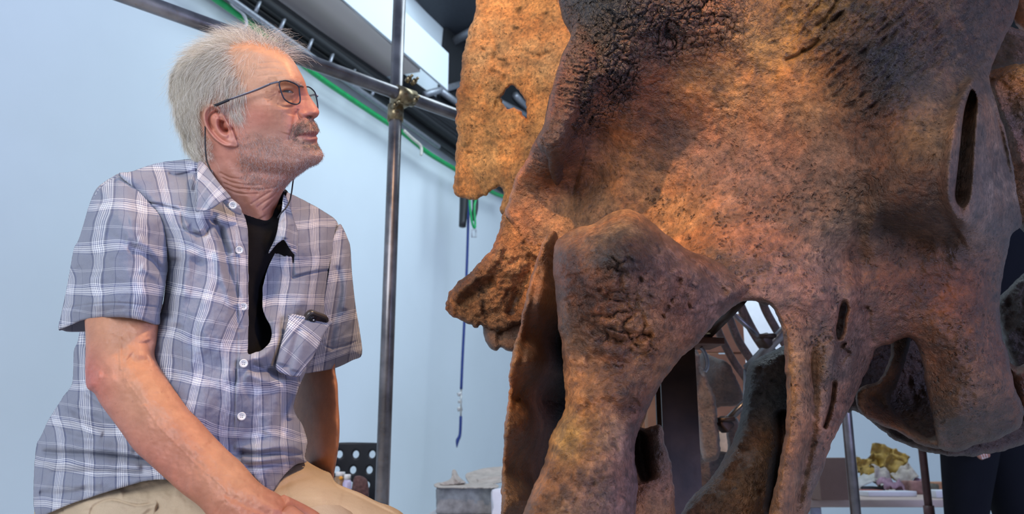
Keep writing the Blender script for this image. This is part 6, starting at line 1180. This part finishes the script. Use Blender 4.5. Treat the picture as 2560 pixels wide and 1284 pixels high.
for k, (uu_, dd_, w, rr, zz) in enumerate(((2158, 4.15, 40, (1.2, .3, .2), .62), (2190, 4.2, 42, (1.0, -.5, .4), .63), (2212, 4.22, 60, (1.15, .2, -.3), .66), (2232, 4.1, 50, (1.3, .6, .1), .62), (2252, 4.2, 36, (1.35, -.9, .0), .66), (2176, 4.05, 46, (.7, .1, .6), .57))):
    sheet('yellow_scrap', at(uu_, zz, dd_), px(w), px(w*1.1), rr, M_yel, ['ochre crumpled card scrap at the near-post end of the heap', 'ochre bent card scrap second from the steel post', 'largest ochre card scrap standing up in the middle of the heap', 'ochre card scrap leaning behind the cream paper', 'upright pointed ochre card scrap at the top of the heap', 'flat ochre card scrap low in the heap'][k], 'scrap', .05, 11+k, group='yellow scraps on the work table')
for k, (uu_, dd_, w, h, rr, zz, m_, lab) in enumerate(((2208, 3.95, 60, 60, (1.0, .2, .5), .57, M_pap, 'creased cream paper standing in front of the yellow scraps'), (2262, 4.0, 52, 46, (.9, -.5, -.3), .58, M_pap, 'creased cream paper lying beside the upright yellow scrap'), (2110, 4.1, 70, 44, (.15, .1, .2), .52, M_gpp, 'grey packing paper spread by the steel post'), (2165, 3.95, 84, 60, (.35, -.15, .1), .55, M_gpp, 'grey packing paper sloping under the yellow scraps'), (2120, 3.8, 56, 40, (.2, .2, .9), .52, M_pap, 'pale torn paper between cardboard box and steel post'))):
    sheet('paper_sheet', at(uu_, zz, dd_), px(w), px(h), rr, m_, lab, 'paper', .03, 31+k)
for k, (uu_, dd_, w, h, rr, lab) in enumerate(((2230, 3.85, 66, 40, (.2, .1, .3), 'mauve crumpled cloth lying in front of the cream paper'), (2278, 3.95, 56, 40, (.3, -.1, .1), 'mauve crumpled cloth lying against the brown post'))):
    sheet('cloth', at(uu_, .52, dd_), px(w), px(h), rr, M_pnk, lab, 'cloth', .05, 51+k)
def slab(name, u_, d, w, dep, t, mat, label, cat, rot=0, z=.5): return tag(make(name, box((at(u_, 0, d)[0], at(u_, 0, d)[1], z+t/2+.001), (w, dep, t), (0, 0, rot), .003), mat), label, cat)
slab('foam_board', 2214, 3.62, px(122, 3.6), .10, .022, M_whb, 'white foam board lying flat at the front of the work table', 'board', .02)
slab('book', 2168, 3.78, px(52, 3.8), .09, .022, M_red, 'red covered book lying behind the white foam board', 'book', .05)
slab('folder', 2165, 3.95, px(60, 3.95), .12, .03, M_drk, 'dark folder lying under the grey packing paper', 'folder', .1)
slab('foam_board', 2345, 3.5, px(46, 3.5), .12, .03, M_whb, 'white foam block half hidden behind the dark trousers', 'board', -.1)
slab('paper_stack', 2345, 4.0, px(70, 4), .15, .05, simple('terracotta_card', (.45, .22, .12), .7), 'terracotta coloured card stack beside the dark trousers', 'card', .1)
block('rock_sample', 2318, 2350, 1208, 1226, 3.85, .08, simple('olive_stone', (.12, .11, .08), .9, var=.4), 'small dark stone lying beside the terracotta card stack', 'stone', .5, 21)
block('rock_sample', 2276, 2316, 1200, 1228, 3.8, .09, simple('rust_stone', (.32, .17, .14), .9, var=.4, scale=20), 'reddish stone lying at the foot of the brown post', 'stone', .5, 22)
bx = slab('cardboard_box', 2062, 3.35, px(80, 3.35), .2, px(100, 3.35), simple('brown_cardboard', (.25, .155, .125), .8, var=.06), 'plain brown cardboard box standing left of the steel post', 'box', .05)
slab('paint_tube', 2106, 3.5, px(12, 3.5), .03, .10, simple('orange_pack', (.75, .28, .12), .5), 'slim orange packet standing beside the cardboard box', 'packet', 0)
slab('paint_tube', 2114, 3.56, px(9, 3.56), .03, .11, M_lil, 'slim lilac white packet standing beside the orange packet', 'packet', 0)
# sheets at the feet of the person, seen between the legs
sheet('paper_sheet', at(2475, .52, 3.6), px(50, 3.6), px(40, 3.6), (.6, .3, .4), M_gpp, 'grey crumpled paper seen between the dark trouser legs', 'paper', .03, 77)
sheet('paper_sheet', at(2486, .52, 3.4), px(40, 3.4), px(44, 3.4), (.5, .6, .2), M_whb, 'white folded sheet seen between the dark trouser legs', 'paper', .02, 78)
# ---------------------------------------------------------------- person in dark trousers behind the skull
d2 = 2.62
P2 = empty('person', (W(2450, 1300, d2)[0], W(2450, 1300, d2)[1], 0), 'standing person in dark trousers, one hand visible, mostly hidden behind the skull', 'person')
M_blkc = cloth_simple('near_black_cloth', (.008, .009, .013))
def W2(u_, v_, dd=0): return W(u_, v_, d2+dd)
hipz = W2(2450, 1060); fx1, fx2 = W2(2412, 1290), W2(2545, 1290, .1)
def legs(P, R_): return tube(P, R_, 20, n=5)
l1 = legs([W2(2432, 1000), W2(2424, 1110), W2(2416, 1280), (fx1[0]+.0, fx1[1]+.02, .30), (fx1[0]+.01, fx1[1]+.03, .09)], [.095, .086, .064, .055, .052])
l2 = legs([W2(2480, 1000, .06), W2(2505, 1110, .06), W2(2542, 1290, .08), (fx2[0]+.05, fx2[1]+.05, .32), (fx2[0]+.10, fx2[1]+.10, .09)], [.095, .086, .068, .056, .052])
hips = tube([W2(2452, 930, .04), W2(2455, 990, .04), W2(2458, 1060, .04)], [.13, .14, .11], 20, n=4)
make('trousers', [l1, l2, hips], M_blkc, P2)
make('jumper', [tube([W2(2452, 960, .04), W2(2450, 800, .04), W2(2446, 620, .05), W2(2444, 540, .06), W2(2444, 505, .06)], [.13, .135, .15, .10, .055], 22, n=5), tube([W2(2350, 560, .06), W2(2330, 760, .04), W2(2380, 900, -.03), W2(2420, 1040, -.10)], [.06, .05, .045, .036], 16, n=5), tube([W2(2545, 560, .06), W2(2575, 760, .06), W2(2580, 960, .02)], [.06, .05, .036], 16, n=5), tube([W2(2350, 560, .06), W2(2444, 530, .06), W2(2545, 560, .06)], [.062, .075, .062], 16, n=5)], M_blkc, P2)
SKT = (.45, .22, .16)
bodyp = [skin_tube([W2(2444, 540, .06), W2(2444, 480, .06), W2(2442, 440, .06)], [.05, .052, .05], col=SKT), skin_tube([W2(2441, 470, .04), W2(2440, 430, .05), W2(2441, 380, .06), W2(2443, 330, .07), W2(2444, 300, .07)], [.045, .068, .078, .070, .03], col=SKT, seg=18),
         skin_tube([W2(2416, 1030, -.10), W2(2430, 1078, -.12), W2(2440, 1098, -.125)], [.026, .024, .030], col=SKT), skin_tube([W2(2432, 1086, -.125), W2(2446, 1112, -.13), W2(2450, 1124, -.13)], [.022, .030, .020], col=SKT, flat=.6)]
for k in range(4): bodyp.append(skin_tube([W2(2438+7*k, 1112, -.135), W2(2444+7*k, 1128, -.14), W2(2450+6*k, 1139-k, -.135), W2(2455+5*k, 1144-2*k, -.125)], [.0095, .009, .0082, .0058], col=SKT))
bodyp.append(skin_tube([W2(2428, 1096, -.135), W2(2424, 1116, -.145), W2(2430, 1130, -.148)], [.011, .010, .007], col=SKT))
bodyp += [skin_tube([W2(2580, 950, .02), W2(2582, 1000, .0), W2(2582, 1040, -.01), W2(2578, 1075, -.01)], [.03, .028, .036, .014], col=SKT, flat=.6)]
bodyp += [skin_tube([W2(2444, 490, .06), W2(2448, 620, .05), W2(2452, 900, .04)], [.045, .08, .08], col=SKT), skin_tube([W2(2447, 590, .055), W2(2352, 585, .06), W2(2332, 760, .04), W2(2382, 900, -.03), W2(2418, 1040, -.10)], [.04, .04, .035, .03, .026], col=SKT), skin_tube([W2(2447, 590, .055), W2(2543, 585, .06), W2(2574, 760, .06), W2(2580, 965, .02)], [.04, .04, .035, .028], col=SKT)]
me, n0 = union([g for g in bodyp]); 
if 'col' not in me.attributes or len(me.vertices) < 300: me = to_mesh('body', merge(bodyp))
me.name = 'body'; me.materials.clear(); me.polygons.foreach_set('use_smooth', np.ones(len(me.polygons), bool)); mesh_obj('body', me, M_skin, P2)
hp_ = tube([W2(2443, 410, .10), W2(2444, 350, .085), W2(2444, 296, .08)], [.07, .083, .04], 18, n=4); make('hair', hp_, simple('dark_hair', (.03, .02, .015), .6, bump=.5, bscale=400), P2)
for f_, dx in ((fx1, .01), (fx2, .10)): make('shoe', tube([(f_[0]+dx-.02, f_[1]+dx+.06, .05), (f_[0]+dx, f_[1]+dx, .05), (f_[0]+dx, f_[1]+dx-.10, .04), (f_[0]+dx+.0, f_[1]+dx-.17, .03)], [.035, .048, .045, .025], 16, n=4, flat=.8), M_shoe, P2)
